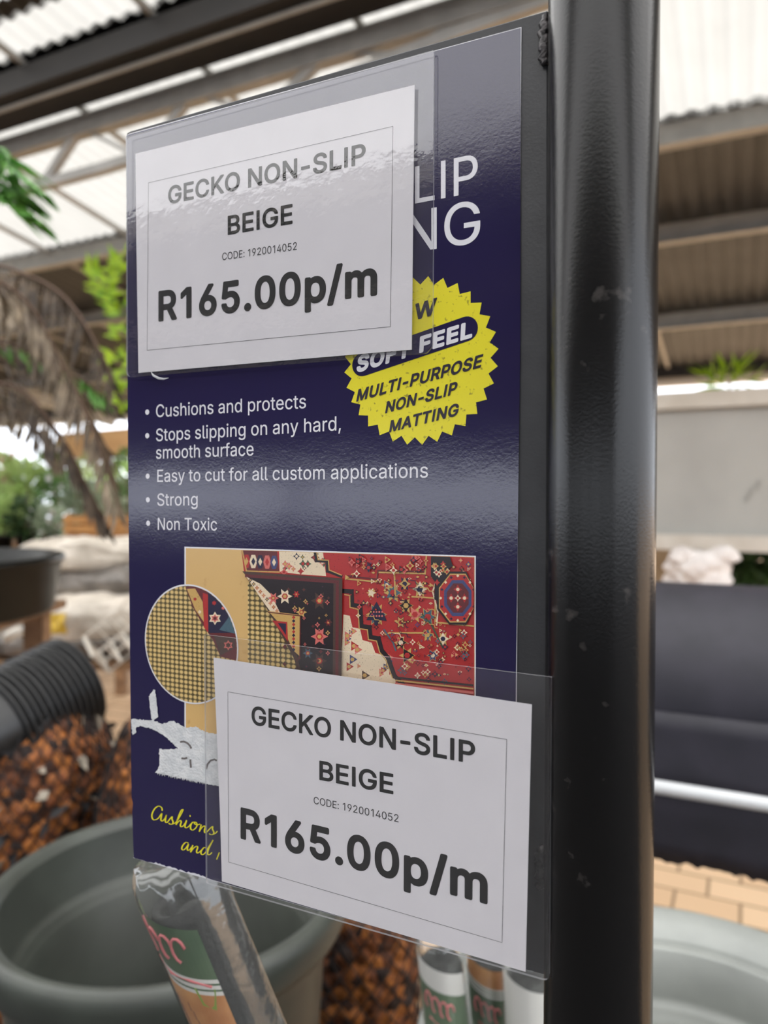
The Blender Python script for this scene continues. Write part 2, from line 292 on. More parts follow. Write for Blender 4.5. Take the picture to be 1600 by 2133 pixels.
# rows: weight (0 light, 1 bold, 2 heavy, 3 rounded), character code, advance, outlines as x, y, x, y ...
GLYPH_ROWS = [
(0,32,188,[]),
(0,44,189,[[38,-122,83,-122,87,-118,140,70,135,74,71,74,67,74,65,70,35,-118]]),
(0,48,454,[[225,519,189,515,157,504,125,484,103,462,84,434,66,394,54,354,47,306,45,254,47,202,54,154,67,110,83,74,105,43,129,21,153,6,189,-6,225,-10,264,-6,297,5,325,22,353,50,370,74,386,110,399,154,406,202,408,254,406,306,399,354,387,394,372,430,351,462,325,486,297,504,261,515],[225,457,249,454,269,446,289,431,303,414,316,394,328,362,335,330,341,254,335,178,328,146,316,114,304,94,290,78,269,63,249,55,225,53,205,55,184,62,165,76,149,94,127,142,118,174,112,254,118,330,125,362,138,394,150,414,163,430,181,445,205,454]]),
(0,49,401,[[275,-3,279,1,279,509,275,512,199,512,84,429,83,357,87,355,207,443,209,441,209,1,211,-3]]),
(0,50,454,[[64,-3,389,-3,392,1,392,57,389,60,159,61,269,177,337,256,365,297,374,317,380,337,384,373,382,397,374,425,364,445,349,465,329,485,305,500,281,510,225,519,169,510,141,498,117,483,99,465,82,441,72,417,66,393,63,361,65,359,129,361,135,397,151,425,176,445,189,451,221,457,257,452,281,441,293,431,305,417,311,405,316,389,317,369,314,345,309,329,281,285,62,49,61,1]]),
(0,52,454,[[309,512,249,512,244,509,39,161,37,105,41,102,277,102,279,1,281,-3,341,-3,346,1,347,101,413,102,416,105,416,161,414,165,349,166,346,169,345,319,341,321,285,321,281,321,279,317,277,166,121,166,117,166,114,169,312,505,314,509]]),
(0,53,454,[[365,512,93,510,64,254,65,251,129,243,153,259,185,270,217,274,253,268,275,258,301,234,312,218,323,178,325,162,322,138,319,122,309,102,290,78,277,69,257,59,241,54,217,53,189,57,162,70,138,94,128,114,125,130,121,133,61,133,57,131,61,102,68,82,81,58,97,38,113,25,141,7,165,-2,189,-7,221,-10,253,-7,285,1,309,12,337,33,355,50,369,71,383,98,391,130,394,162,389,210,371,254,349,284,333,300,313,314,293,324,273,331,229,337,209,336,181,329,141,309,139,314,153,446,157,449,365,449,369,454,369,506]]),
(0,57,454,[[129,-3,201,-3,343,205,363,241,384,293,390,321,392,349,390,377,381,412,369,437,356,457,337,478,313,495,285,509,257,516,225,519,193,515,165,508,141,496,117,481,99,461,82,437,70,409,63,381,61,353,63,321,69,293,80,269,97,243,113,227,133,213,161,200,189,194,217,192,233,192,261,200,262,197,129,4,127,1],[245,456,261,451,277,443,290,433,304,417,320,385,323,369,323,329,319,313,312,297,302,281,289,268,261,252,229,246,209,248,189,254,173,261,151,281,141,295,134,313,130,333,128,353,130,373,134,389,149,420,173,442,189,450,205,455]]),
(0,58,189,[[52,17,71,-1,83,-6,107,-6,119,-2,135,14,143,29,143,53,138,65,122,81,107,88,95,90,71,83,52,65,48,53,48,29],[53,341,48,325,49,301,59,284,71,275,83,269,107,269,129,281,138,293,143,305,143,329,131,349,119,359,95,365,83,363,63,353]]),
(0,67,511,[[365,11,405,37,422,50,438,70,462,110,470,134,476,158,474,162,407,162,395,130,377,104,357,85,329,68,301,59,269,56,237,59,209,67,185,79,161,98,145,117,128,146,117,174,109,214,106,254,109,294,116,330,129,365,144,390,162,410,187,430,209,442,237,450,269,453,297,450,325,442,342,434,365,417,380,402,400,366,405,347,409,345,475,346,470,374,462,398,438,438,421,458,385,487,361,499,317,514,269,519,225,515,185,504,149,487,114,458,89,430,67,394,51,354,41,306,37,254,41,202,51,154,67,114,92,74,117,46,145,25,185,4,225,-6,269,-10,317,-5]]),
(0,68,503,[[57,510,57,0,61,-3,217,-3,265,0,313,11,353,29,388,53,414,81,433,114,452,157,461,205,465,257,461,305,452,349,435,393,416,425,387,457,353,481,317,497,277,507,225,512,61,512],[129,448,221,449,257,446,289,438,317,426,341,408,362,385,375,361,387,329,394,293,396,253,394,217,388,185,376,149,361,125,341,102,317,84,285,70,253,63,213,60,128,61]]),
(0,69,419,[[375,-3,378,1,378,57,373,60,128,61,129,226,353,226,358,229,358,285,353,289,129,289,129,448,373,449,375,509,369,512,61,512,57,510,57,0,61,-3]]),
(0,71,521,[[265,519,221,515,181,503,149,488,117,462,89,432,66,394,51,354,40,306,37,254,40,202,51,154,66,114,91,74,117,46,145,24,181,5,225,-6,269,-10,309,-7,345,2,377,16,409,37,433,60,454,90,469,122,478,158,481,198,481,254,477,259,281,258,281,197,411,194,410,174,403,146,393,125,381,106,361,86,345,74,321,64,297,58,269,56,237,59,213,65,185,79,162,98,144,118,128,146,116,178,109,214,106,250,109,294,116,330,129,366,144,390,161,410,185,430,209,442,237,450,265,453,301,449,341,434,366,414,385,390,408,346,473,346,477,350,463,394,451,418,437,439,405,471,384,486,341,507,313,513]]),
(0,73,205,[[71,512,67,509,67,1,71,-3,135,-3,137,1,137,509,131,512]]),
(0,76,394,[[61,512,57,509,57,0,61,-3,361,-3,364,1,364,57,361,60,128,61,128,509,125,512]]),
(0,78,524,[[465,510,401,512,396,509,397,95,365,153,139,509,133,512,61,512,57,510,57,1,60,-3,125,-3,128,1,128,289,125,415,199,289,385,-2,461,-3,465,-1]]),
(0,79,534,[[265,519,221,514,185,504,149,487,117,461,89,430,67,394,51,354,41,306,37,254,41,202,51,154,67,114,92,74,117,46,145,25,181,6,225,-6,265,-10,309,-6,349,4,385,22,417,47,442,74,467,114,482,154,493,202,496,254,493,306,482,354,467,394,441,434,417,461,385,487,349,504,309,515],[237,58,210,66,189,77,165,94,145,118,127,146,116,178,109,214,106,254,109,294,116,330,128,362,145,390,165,414,186,430,209,441,237,450,265,453,293,450,321,444,349,429,369,413,389,390,404,366,417,330,425,294,427,254,425,214,417,178,406,146,390,118,369,96,347,78,321,65,293,58,265,56]]),
(0,80,445,[[60,-3,125,-3,128,1,129,183,237,183,273,185,305,192,333,204,357,220,377,241,391,261,403,289,410,317,412,349,409,380,393,429,378,453,357,474,333,490,305,502,273,509,237,512,61,512,57,509,57,1],[129,448,257,448,293,437,313,422,322,413,331,397,339,369,341,345,339,325,331,297,322,281,311,269,281,252,257,247,233,245,129,245]]),
(0,83,447,[[259,517,227,519,195,517,163,511,135,500,111,486,91,471,75,452,59,426,51,400,49,372,53,340,64,312,87,284,111,266,143,250,295,202,319,187,338,164,343,140,341,124,336,108,325,92,314,80,287,64,267,57,243,53,223,52,187,56,151,69,124,92,116,104,107,136,103,140,39,140,35,137,39,108,49,80,63,56,79,38,99,21,127,6,155,-4,187,-10,223,-12,263,-10,295,-3,323,8,347,21,372,40,387,61,401,84,409,112,410,160,404,184,397,200,387,213,361,240,343,252,311,267,211,296,167,312,143,327,124,348,118,376,123,402,132,416,143,430,167,445,187,451,207,454,227,456,255,453,279,446,299,435,316,420,327,404,335,376,404,376,401,404,393,428,379,451,363,469,343,485,318,500,291,510]]),
(0,84,449,[[257,-3,260,1,260,445,261,448,265,449,417,449,420,453,420,509,413,512,33,512,29,509,29,453,32,449,189,448,190,1,193,-3]]),
(0,97,390,[[339,-1,340,252,333,300,325,320,315,336,302,352,271,372,239,382,195,387,171,386,135,379,111,370,91,359,75,347,59,330,47,312,38,292,40,288,99,271,122,300,147,318,179,327,211,327,239,319,258,304,269,284,273,256,267,241,255,234,123,214,79,197,51,177,42,164,34,148,27,108,30,80,36,60,45,44,57,28,75,12,111,-5,135,-10,159,-12,179,-10,215,-2,247,16,271,46,274,40,275,-2,335,-3],[272,184,273,140,268,112,253,84,237,68,207,53,167,48,143,51,131,55,114,64,103,76,96,92,96,116,103,134,115,146,135,156,175,165,231,173,259,179]]),
(0,99,397,[[307,358,275,374,243,384,223,387,171,384,143,377,114,361,91,343,71,321,54,293,40,257,34,225,31,189,34,149,41,117,53,85,69,57,91,32,115,13,143,0,175,-8,207,-11,243,-8,259,-4,291,8,307,18,333,41,353,69,366,101,363,105,303,120,288,89,271,71,243,56,207,49,166,57,146,69,133,81,121,97,111,117,101,161,99,185,101,209,111,257,132,293,147,308,163,318,183,325,207,327,243,321,271,305,287,287,299,263,303,259,363,275,365,277,359,293,343,322,331,338]]),
(0,100,425,[[371,512,311,512,308,509,307,323,280,357,251,377,219,386,167,385,135,377,108,361,87,344,67,321,52,293,40,261,33,225,31,189,33,153,41,113,53,81,66,57,86,33,110,13,135,0,167,-9,195,-11,235,-6,255,2,277,17,289,29,307,54,310,49,311,-2,371,-3,375,1,375,505,375,509],[203,50,183,52,163,58,147,68,131,83,119,101,106,137,99,189,101,217,110,257,120,277,131,295,163,319,183,325,203,327,227,325,243,320,261,309,275,297,297,261,304,237,309,189,303,137,288,97,277,81,259,66,243,57,223,52]]),
(0,101,405,[[171,385,139,375,111,360,88,341,71,321,54,293,41,257,33,221,31,185,34,149,41,117,53,85,69,57,89,33,115,13,143,0,179,-8,215,-11,263,-5,283,1,303,11,335,35,350,53,360,69,368,89,366,93,307,108,303,106,292,85,283,76,265,61,251,55,239,52,211,49,171,56,151,64,123,90,112,109,105,129,101,165,371,166,374,169,373,225,368,257,359,284,348,309,323,341,303,358,283,370,247,383,207,387],[100,225,105,249,112,269,132,297,147,310,163,319,183,325,203,327,227,325,243,321,259,313,272,301,294,269,305,225]]),
(0,102,254,[[80,-3,139,-3,143,-3,145,1,145,321,147,324,227,324,231,329,231,377,229,381,151,382,147,382,145,385,146,433,149,445,159,460,175,468,195,471,228,465,245,517,246,521,243,524,219,530,171,532,135,522,120,513,95,489,84,469,79,449,78,385,75,382,7,382,3,379,4,325,75,324,78,321,78,1]]),
(0,103,426,[[371,382,311,381,310,330,307,325,281,358,251,377,215,386,163,384,135,376,109,362,87,343,69,322,52,294,40,262,33,230,31,190,33,154,40,118,52,90,69,62,87,42,111,25,139,11,167,4,215,3,239,8,267,20,289,38,308,62,308,-6,305,-34,294,-58,279,-73,259,-84,235,-92,207,-94,167,-89,151,-83,135,-73,103,-39,99,-38,51,-66,48,-70,50,-74,67,-99,82,-114,111,-134,155,-149,179,-152,207,-154,239,-152,267,-146,295,-137,315,-127,335,-112,351,-93,365,-70,373,-42,375,-10,375,378],[203,327,227,325,247,318,263,309,279,294,290,278,304,242,308,218,309,194,308,166,304,142,297,122,277,90,263,78,243,68,227,64,203,62,183,64,163,69,143,81,123,102,113,122,105,146,99,194,106,242,120,278,131,294,147,310,163,319,183,325]]),
(0,104,411,[[54,512,50,509,50,0,54,-3,114,-3,117,1,117,225,118,245,122,265,130,284,150,307,178,322,210,326,234,323,257,313,271,301,283,285,289,265,293,233,294,-2,358,-3,360,1,360,241,353,297,342,324,316,357,294,372,254,385,226,387,198,385,174,377,152,365,130,347,118,328,117,509,114,512]]),
(0,105,167,[[114,382,54,382,50,377,50,1,54,-3,114,-3,117,1,117,377],[127,469,128,493,124,505,114,515,94,525,82,527,62,521,46,508,40,493,38,481,45,461,58,448,70,442,94,441,106,445,122,460]]),
(0,108,190,[[54,512,50,507,50,87,52,59,60,35,70,20,90,5,110,-3,138,-5,162,-4,179,-1,184,3,172,55,146,55,130,58,123,63,117,83,117,507,114,512]]),
(0,109,611,[[558,-3,560,253,558,281,552,309,544,329,530,349,514,364,494,376,458,388,418,388,398,384,378,377,350,360,334,344,318,320,304,345,290,362,270,377,246,386,218,389,202,388,186,385,170,378,142,360,130,349,118,330,115,337,115,377,113,381,54,382,50,379,50,1,53,-3,114,-3,117,1,117,237,121,269,130,289,147,309,170,322,198,327,218,325,238,318,250,309,261,297,269,277,271,257,271,1,274,-3,335,-3,338,1,338,245,340,265,348,289,366,311,386,322,418,327,438,326,454,320,470,311,482,297,490,277,493,253,494,-2]]),
(0,110,411,[[358,-3,360,1,360,237,358,269,352,301,344,321,331,341,314,359,294,372,254,385,226,387,198,385,174,377,152,365,130,347,118,328,115,333,115,377,113,381,52,381,50,377,50,0,54,-3,114,-3,117,1,117,225,118,245,122,265,130,284,150,307,178,322,210,326,234,323,257,313,271,301,283,285,289,265,293,233,294,-2]]),
(0,111,416,[[243,384,207,387,171,384,143,377,114,361,91,343,71,321,54,293,41,261,34,225,31,185,34,149,41,117,53,85,69,57,91,32,115,13,143,0,175,-8,207,-11,243,-7,271,0,303,16,325,33,343,54,360,81,373,113,382,149,384,185,382,225,374,261,361,293,344,321,323,345,303,360,271,377],[207,327,231,325,251,318,267,308,283,293,297,273,310,237,315,213,316,185,310,137,297,101,283,83,267,68,251,58,231,52,207,49,183,52,163,58,147,68,131,83,111,117,105,141,99,185,101,213,111,257,132,293,147,308,163,318,183,325]]),
(0,112,425,[[53,-146,114,-146,117,-142,118,53,146,18,174,0,206,-10,258,-9,290,1,314,13,336,30,357,54,373,82,384,114,391,150,393,190,391,226,384,262,373,294,356,322,338,343,316,362,290,376,258,385,230,387,206,386,186,382,170,376,146,358,134,347,118,325,115,330,114,380,110,382,54,382,50,379,50,-142],[218,50,198,52,179,58,162,69,148,82,129,114,121,138,117,162,116,190,121,238,128,262,138,282,162,309,178,319,198,325,218,327,242,325,258,320,278,308,294,294,305,278,320,238,325,190,324,162,320,138,311,114,292,82,278,70,262,58,242,52]]),
(0,114,260,[[54,-3,114,-3,117,1,117,237,118,253,128,281,146,302,158,311,174,318,206,323,242,319,246,321,246,381,242,387,190,386,170,380,150,370,136,357,118,334,115,341,115,377,113,381,54,382,50,379,50,1]]),
(0,115,366,[[233,382,209,386,161,386,137,381,113,373,92,361,65,337,53,317,47,297,44,273,47,249,56,225,70,205,89,190,117,177,149,167,213,151,241,141,259,125,263,113,265,101,262,89,256,77,243,65,225,56,209,51,181,48,145,54,125,63,111,77,103,89,97,106,93,110,37,97,33,93,38,73,47,53,59,37,73,22,89,11,113,-1,153,-9,181,-11,209,-10,237,-5,261,3,297,27,314,45,326,65,332,85,334,105,331,129,323,153,308,173,289,189,261,203,173,226,137,238,119,253,113,265,114,289,124,305,133,315,145,322,169,328,185,330,209,328,228,321,241,313,249,305,265,276,269,274,325,288,327,289,321,309,301,341,273,365,253,375]]),
(0,116,228,[[211,-1,216,1,203,56,171,53,147,57,134,69,129,97,129,321,131,324,206,325,207,377,203,382,131,382,129,385,128,473,63,474,62,385,59,382,5,381,3,377,3,329,4,325,7,324,59,324,62,321,62,93,66,61,74,41,88,21,111,5,139,-4,167,-7,191,-6]]),
(0,117,411,[[50,380,51,108,57,80,65,60,80,36,96,20,114,8,134,-1,178,-8,206,-6,234,2,258,14,279,32,294,54,295,0,298,-3,358,-2,360,0,360,380,293,380,293,152,292,132,288,116,279,96,260,72,234,58,218,54,202,53,174,56,154,65,140,76,129,92,119,116,117,144,116,380]]),
(0,120,379,[[21,-3,90,-3,94,0,150,83,186,144,190,146,230,81,286,-3,359,-3,361,1,358,5,230,189,229,193,354,377,353,381,281,381,232,309,190,240,102,381,28,381,26,377,150,193,18,1]]),
(0,121,390,[[46,-142,90,-148,126,-144,142,-138,164,-124,178,-110,189,-96,207,-60,373,380,302,380,221,156,194,72,168,156,87,380,14,380,159,0,141,-52,134,-64,122,-77,102,-86,62,-83,58,-85,45,-136,44,-140]]),
(1,32,188,[]),
(1,45,392,[[320,249,315,257,304,263,76,263,66,257,61,249,60,185,67,173,76,169,308,170,316,176,321,185]]),
(1,66,465,[[49,525,43,517,41,509,41,1,44,-11,53,-18,61,-19,245,-19,285,-17,325,-9,353,1,377,14,401,37,417,59,429,85,435,109,437,133,434,165,429,189,418,213,405,232,393,245,365,265,365,269,381,282,403,309,416,349,417,373,415,401,407,429,396,453,381,473,361,492,337,508,305,520,277,526,241,528,61,528],[145,211,249,212,281,207,297,201,318,185,332,161,336,137,335,121,329,109,317,95,303,85,277,79,241,76,145,76],[144,305,145,432,237,433,265,430,289,422,301,413,309,402,315,385,316,357,305,334,289,319,269,309,237,304]]),
(1,67,519,[[369,-5,393,8,413,23,433,40,452,62,475,102,484,126,492,158,489,170,481,177,473,179,401,178,392,170,381,138,366,114,354,102,333,88,309,78,281,73,241,75,217,81,193,93,173,109,158,126,142,154,131,182,125,214,122,254,125,294,131,326,144,358,156,378,173,399,193,415,213,426,241,434,269,437,293,435,321,427,333,421,366,394,384,362,392,338,397,332,405,329,473,329,486,334,491,342,492,350,477,402,452,446,433,468,393,501,369,513,321,529,269,535,221,531,181,519,141,501,104,470,75,438,53,402,35,358,25,306,21,254,25,202,35,150,53,106,78,66,105,36,137,11,177,-10,221,-22,269,-26,321,-20]]),
(1,69,427,[[385,-16,391,-11,394,-3,394,57,389,69,381,75,144,77,145,210,357,210,369,217,374,229,374,289,369,298,361,304,145,305,144,429,145,432,149,433,377,434,385,439,391,449,391,509,389,517,382,525,373,528,61,528,49,525,43,517,41,509,41,1,44,-11,53,-18,61,-19,373,-19]]),
(1,71,529,[[265,535,221,531,177,519,137,499,101,470,74,438,53,404,35,358,24,306,21,254,24,202,35,150,53,106,77,66,105,35,137,10,177,-10,221,-22,269,-26,313,-22,349,-13,381,0,417,23,446,50,468,82,483,114,493,154,497,198,497,254,496,262,490,270,477,275,281,275,269,269,264,258,264,198,266,190,273,183,281,180,394,178,388,150,367,114,353,100,337,89,317,80,293,74,269,72,241,75,217,81,193,93,173,110,158,126,142,154,131,182,125,214,122,250,125,290,131,326,144,358,157,382,172,398,193,416,217,428,241,434,265,437,297,434,333,420,356,402,373,379,392,338,401,331,477,330,486,334,492,342,493,350,486,378,467,422,449,450,416,482,393,500,345,522,297,532]]),
(1,73,213,[[135,528,67,528,56,521,51,509,51,1,55,-12,67,-19,139,-18,147,-13,153,-3,153,509,147,522]]),
(1,75,476,[[461,-14,468,-3,465,10,268,285,269,289,463,497,467,509,462,521,449,528,365,528,353,525,145,298,144,301,144,509,142,517,134,525,125,528,61,528,49,525,43,517,41,509,41,1,44,-11,53,-18,61,-19,125,-19,133,-17,141,-11,144,1,144,157,193,212,197,213,360,-15,369,-19,449,-19]]),
(1,76,402,[[53,527,45,521,41,509,41,1,44,-11,53,-18,61,-19,361,-19,369,-17,377,-11,380,1,379,61,375,69,369,74,361,76,144,77,143,513,139,521,129,527]]),
(1,78,532,[[473,525,465,528,397,528,385,522,381,513,380,169,377,164,150,521,137,528,61,528,53,527,45,521,41,509,41,1,42,-7,48,-15,57,-19,125,-19,137,-15,143,-7,143,341,145,348,187,277,373,-13,385,-19,461,-19,469,-18,477,-12,482,1,482,509,480,517]]),
(1,79,542,[[265,535,217,530,179,518,141,501,105,472,79,442,53,402,35,358,25,306,21,254,25,202,35,150,53,106,78,66,105,36,137,11,177,-10,221,-22,265,-26,313,-21,357,-10,397,11,427,34,456,66,481,106,498,150,509,202,512,254,509,306,498,358,480,402,455,442,426,474,390,502,353,519,313,530],[241,74,217,81,191,94,173,109,143,150,131,182,125,214,122,254,125,294,131,326,142,354,157,381,176,402,197,418,237,433,265,437,293,434,317,428,337,418,357,402,375,382,390,358,402,326,409,294,411,254,409,214,402,182,390,150,376,126,357,107,337,91,320,82,293,74,265,72]]),
(1,80,453,[[53,-18,125,-19,133,-17,141,-10,144,1,145,167,273,169,309,177,341,190,369,209,389,231,407,257,418,285,426,317,428,349,426,377,418,409,407,437,389,464,368,485,341,503,309,517,273,525,237,528,57,528,49,525,43,517,41,509,41,1,44,-11],[145,432,253,432,285,423,300,413,316,393,324,361,324,333,321,317,315,301,308,289,297,279,285,272,273,266,257,263,229,261,145,261]]),
(1,83,455,[[227,535,191,533,155,525,131,516,103,500,78,480,59,459,47,436,36,404,33,372,38,336,53,300,72,276,103,252,139,235,175,222,287,188,311,173,322,160,326,148,326,128,320,112,303,93,279,78,243,69,207,69,171,77,146,92,132,108,121,144,111,154,35,156,23,149,19,136,24,104,35,72,51,46,67,27,87,10,119,-8,151,-19,187,-26,223,-28,263,-26,299,-18,331,-6,363,12,386,32,401,52,415,77,425,108,427,140,426,164,411,208,396,228,371,252,353,264,319,281,219,311,175,326,152,340,138,356,134,376,136,388,140,400,153,416,171,429,187,435,223,440,251,437,271,432,291,421,307,405,315,392,321,368,331,360,403,359,411,362,417,368,420,376,417,404,408,432,392,460,371,483,351,499,327,513,295,526,263,533]]),
(2,32,188,[]),
(2,45,410,[[328,249,320,264,304,271,72,270,60,263,53,249,53,181,60,168,76,161,308,162,322,169,328,181]]),
(2,46,215,[[31,5,43,-10,55,-19,75,-29,95,-31,111,-30,131,-22,150,-7,159,5,166,21,168,41,167,57,158,77,147,92,135,102,115,111,91,114,75,111,59,104,34,81,25,61,23,41,24,25]]),
(2,47,276,[[243,559,171,559,159,553,152,541,-12,-71,-11,-87,-5,-96,3,-101,15,-103,75,-103,87,-97,96,-87,261,525,262,537,259,545,253,553]]),
(2,48,480,[[225,543,185,538,148,526,113,505,82,474,61,442,43,402,32,362,23,310,21,254,23,198,31,146,44,102,60,66,82,34,113,3,145,-17,185,-29,225,-34,269,-29,305,-18,339,2,371,34,393,66,409,102,422,146,430,198,432,254,430,310,421,362,410,402,393,440,369,477,338,506,305,527,267,538],[225,433,245,430,261,423,282,402,295,382,304,358,311,326,317,254,312,182,295,126,283,106,261,86,245,79,225,77,209,79,185,91,170,106,159,126,149,151,141,182,136,254,142,326,149,358,159,382,171,402,185,418,209,430]]),
(2,49,427,[[283,-26,296,-19,303,-3,303,513,295,528,283,535,195,536,180,529,71,449,63,442,59,429,59,353,63,343,71,335,83,331,95,333,183,396,185,393,186,-7,192,-19,207,-27]]),
(2,53,480,[[377,533,365,536,93,536,80,530,71,518,40,254,44,238,52,230,61,227,129,219,141,223,165,238,189,246,217,250,233,248,261,239,273,229,291,206,299,178,299,146,296,130,289,116,281,104,265,90,237,78,221,77,197,80,175,90,161,103,154,114,143,146,129,156,57,157,45,153,39,146,33,130,37,98,47,70,60,46,81,21,101,4,129,-14,161,-26,189,-32,217,-34,257,-31,293,-22,321,-9,353,14,372,34,390,58,405,90,414,126,418,162,417,190,413,214,394,262,365,303,345,321,326,334,305,345,281,354,229,361,189,357,169,351,167,354,175,422,177,425,365,425,382,430,389,438,393,450,393,510,389,523]]),
(2,54,480,[[329,535,249,536,241,534,231,526,88,314,68,278,45,218,38,186,39,126,47,94,60,62,79,34,101,11,129,-9,161,-23,193,-31,229,-34,265,-30,293,-22,321,-10,349,9,373,34,391,58,405,90,414,126,416,158,414,186,406,222,393,254,373,282,353,301,329,318,301,330,273,338,240,342,347,498,349,510,345,522,338,530],[241,237,253,234,273,222,291,198,299,174,299,138,290,114,273,92,253,80,241,77,213,76,185,88,177,94,165,110,153,142,153,174,163,202,169,212,185,227,213,237]]),
(2,65,506,[[197,536,183,529,175,517,-9,9,-11,-3,-9,-11,1,-23,13,-27,85,-27,101,-21,110,-11,153,113,157,115,321,115,326,113,370,-11,377,-20,393,-27,461,-27,473,-25,483,-19,488,-11,490,-3,488,9,300,521,293,530,281,535],[237,359,241,354,284,229,281,226,197,226,194,229]]),
(2,69,445,[[389,-23,398,-15,402,-3,402,57,397,72,385,82,373,84,152,85,153,202,357,202,374,209,379,217,382,229,381,291,377,301,365,311,353,313,153,313,152,421,153,424,157,425,381,427,393,436,399,449,399,509,396,521,385,532,373,536,61,536,45,532,36,521,33,509,33,1,37,-15,49,-25,61,-27,373,-27]]),
(2,71,547,[[217,538,173,526,133,506,95,474,69,445,46,406,27,358,17,310,13,254,16,198,27,150,46,102,70,62,98,30,129,6,174,-18,221,-30,269,-34,313,-30,357,-19,389,-5,419,14,450,42,473,76,491,114,501,154,505,198,505,258,503,266,493,278,477,283,281,283,268,278,258,266,256,254,256,194,265,179,281,172,381,172,384,170,384,166,373,138,361,120,333,96,313,87,293,82,269,80,241,83,221,88,201,98,180,114,162,134,149,157,140,182,133,218,130,254,133,290,139,322,151,354,165,378,179,394,197,409,217,419,237,425,265,429,297,425,321,417,338,406,352,394,364,378,385,334,393,326,401,323,481,323,489,327,497,334,500,342,500,354,484,406,459,450,438,474,397,506,349,529,321,536,265,543]]),
(2,73,231,[[67,536,51,529,46,521,43,509,43,-3,50,-19,63,-26,135,-27,143,-25,154,-19,161,-3,161,513,152,529,139,535]]),
(2,76,420,[[53,535,39,525,33,509,33,1,37,-15,49,-25,61,-27,361,-27,373,-24,384,-15,388,1,388,61,382,73,373,81,361,84,152,85,152,513,145,527,137,533,129,536]]),
(2,77,655,[[586,529,569,536,477,536,465,534,455,525,317,169,313,165,173,525,165,532,153,536,57,536,41,529,34,517,33,505,33,1,35,-11,41,-20,57,-27,125,-27,137,-22,147,-11,149,1,149,270,151,261,153,260,261,-11,271,-23,285,-27,345,-27,357,-23,365,-15,473,261,477,253,477,1,479,-11,489,-23,501,-27,569,-27,577,-25,588,-19,593,-11,595,1,595,509,592,521]]),
(2,78,550,[[481,529,465,536,397,536,381,529,373,517,372,197,369,192,154,529,137,536,57,536,45,532,39,525,33,509,33,1,35,-11,45,-23,57,-27,129,-27,145,-19,151,-7,151,313,153,318,367,-19,377,-25,385,-27,465,-27,477,-23,485,-15,490,1,490,509,487,521]]),
(2,79,560,[[265,543,217,538,177,527,137,508,100,478,71,446,47,406,27,358,18,310,13,254,17,198,27,150,46,102,73,59,101,29,133,4,173,-17,221,-30,265,-34,313,-30,361,-17,401,4,433,29,461,60,488,102,506,150,517,198,520,254,516,310,506,358,487,406,461,448,433,479,393,509,357,526,317,538],[241,82,221,88,201,98,181,112,165,131,150,154,139,182,133,218,130,254,133,290,139,322,149,350,163,374,181,397,200,410,241,426,265,429,289,427,313,421,337,408,353,395,368,378,383,354,394,322,401,290,403,254,401,214,394,182,383,154,369,131,353,114,333,98,313,88,293,82,265,80]]),
(2,80,471,[[49,-25,61,-27,129,-27,140,-23,148,-15,152,-3,153,159,273,161,313,169,345,184,373,202,395,225,413,252,425,281,434,317,436,349,434,377,426,409,414,441,396,469,373,492,345,510,309,526,277,532,237,536,57,536,45,532,36,521,33,509,33,1,37,-15],[153,424,253,424,281,416,293,408,309,389,316,361,316,333,313,319,308,305,301,293,281,279,253,271,153,269]]),
(2,82,476,[[45,532,36,521,33,509,33,1,37,-15,45,-23,57,-27,129,-27,145,-19,152,-3,152,169,229,171,333,-19,341,-24,353,-27,429,-27,443,-23,453,-9,455,1,453,9,352,197,373,211,400,237,413,257,426,285,433,317,436,353,434,385,427,413,414,445,399,469,373,494,345,513,313,526,277,533,237,536,61,536],[153,424,253,424,285,416,297,408,309,393,317,365,317,337,310,313,305,305,285,291,257,283,153,283]]),
(2,83,473,[[263,541,223,543,191,541,159,534,127,523,99,507,74,488,54,464,38,436,27,404,25,372,30,332,43,300,69,268,99,245,135,228,284,180,304,168,315,156,319,140,318,128,313,116,299,100,279,87,263,81,243,77,223,76,191,79,166,88,154,96,139,112,126,152,111,163,35,164,23,160,16,152,11,136,16,100,28,68,42,44,59,24,87,0,115,-15,147,-27,183,-34,223,-36,267,-33,303,-25,335,-13,363,2,390,24,408,48,424,76,433,108,434,160,428,188,415,216,403,232,379,256,359,270,323,288,179,333,159,345,145,360,142,376,144,388,150,400,159,412,175,422,191,428,223,432,247,430,267,424,287,414,299,403,306,392,314,364,327,353,403,351,415,355,423,363,428,380,424,408,415,436,399,464,382,484,355,506,327,522,295,534]]),
(2,84,475,[[261,-27,277,-19,284,-3,284,421,285,424,289,425,417,425,432,429,440,437,444,449,444,509,441,521,433,530,417,536,33,536,21,534,9,524,5,509,5,449,9,437,17,429,29,425,165,424,167,-7,173,-19,189,-27]]),
(2,85,544,[[473,530,457,536,389,536,377,531,369,521,366,509,366,181,364,157,353,125,332,101,317,92,301,85,281,80,261,79,237,80,217,84,201,91,186,101,173,113,165,125,153,157,151,181,151,509,148,521,137,532,125,536,57,536,45,532,39,525,33,509,33,173,36,137,46,97,62,65,83,37,109,12,145,-11,177,-24,213,-32,257,-35,301,-33,341,-23,379,-7,410,13,434,37,456,65,472,101,481,137,484,173,484,509,481,521]]),
(2,87,713,[[691,525,682,533,673,536,601,536,589,532,579,521,493,189,489,198,404,521,393,532,381,536,305,536,289,530,280,517,193,185,106,521,97,531,85,536,13,536,-3,529,-10,517,-10,501,129,-7,135,-19,145,-25,153,-27,229,-27,241,-24,253,-15,341,306,345,303,432,-15,441,-23,453,-27,533,-27,549,-19,556,-7,696,501,697,513]]),
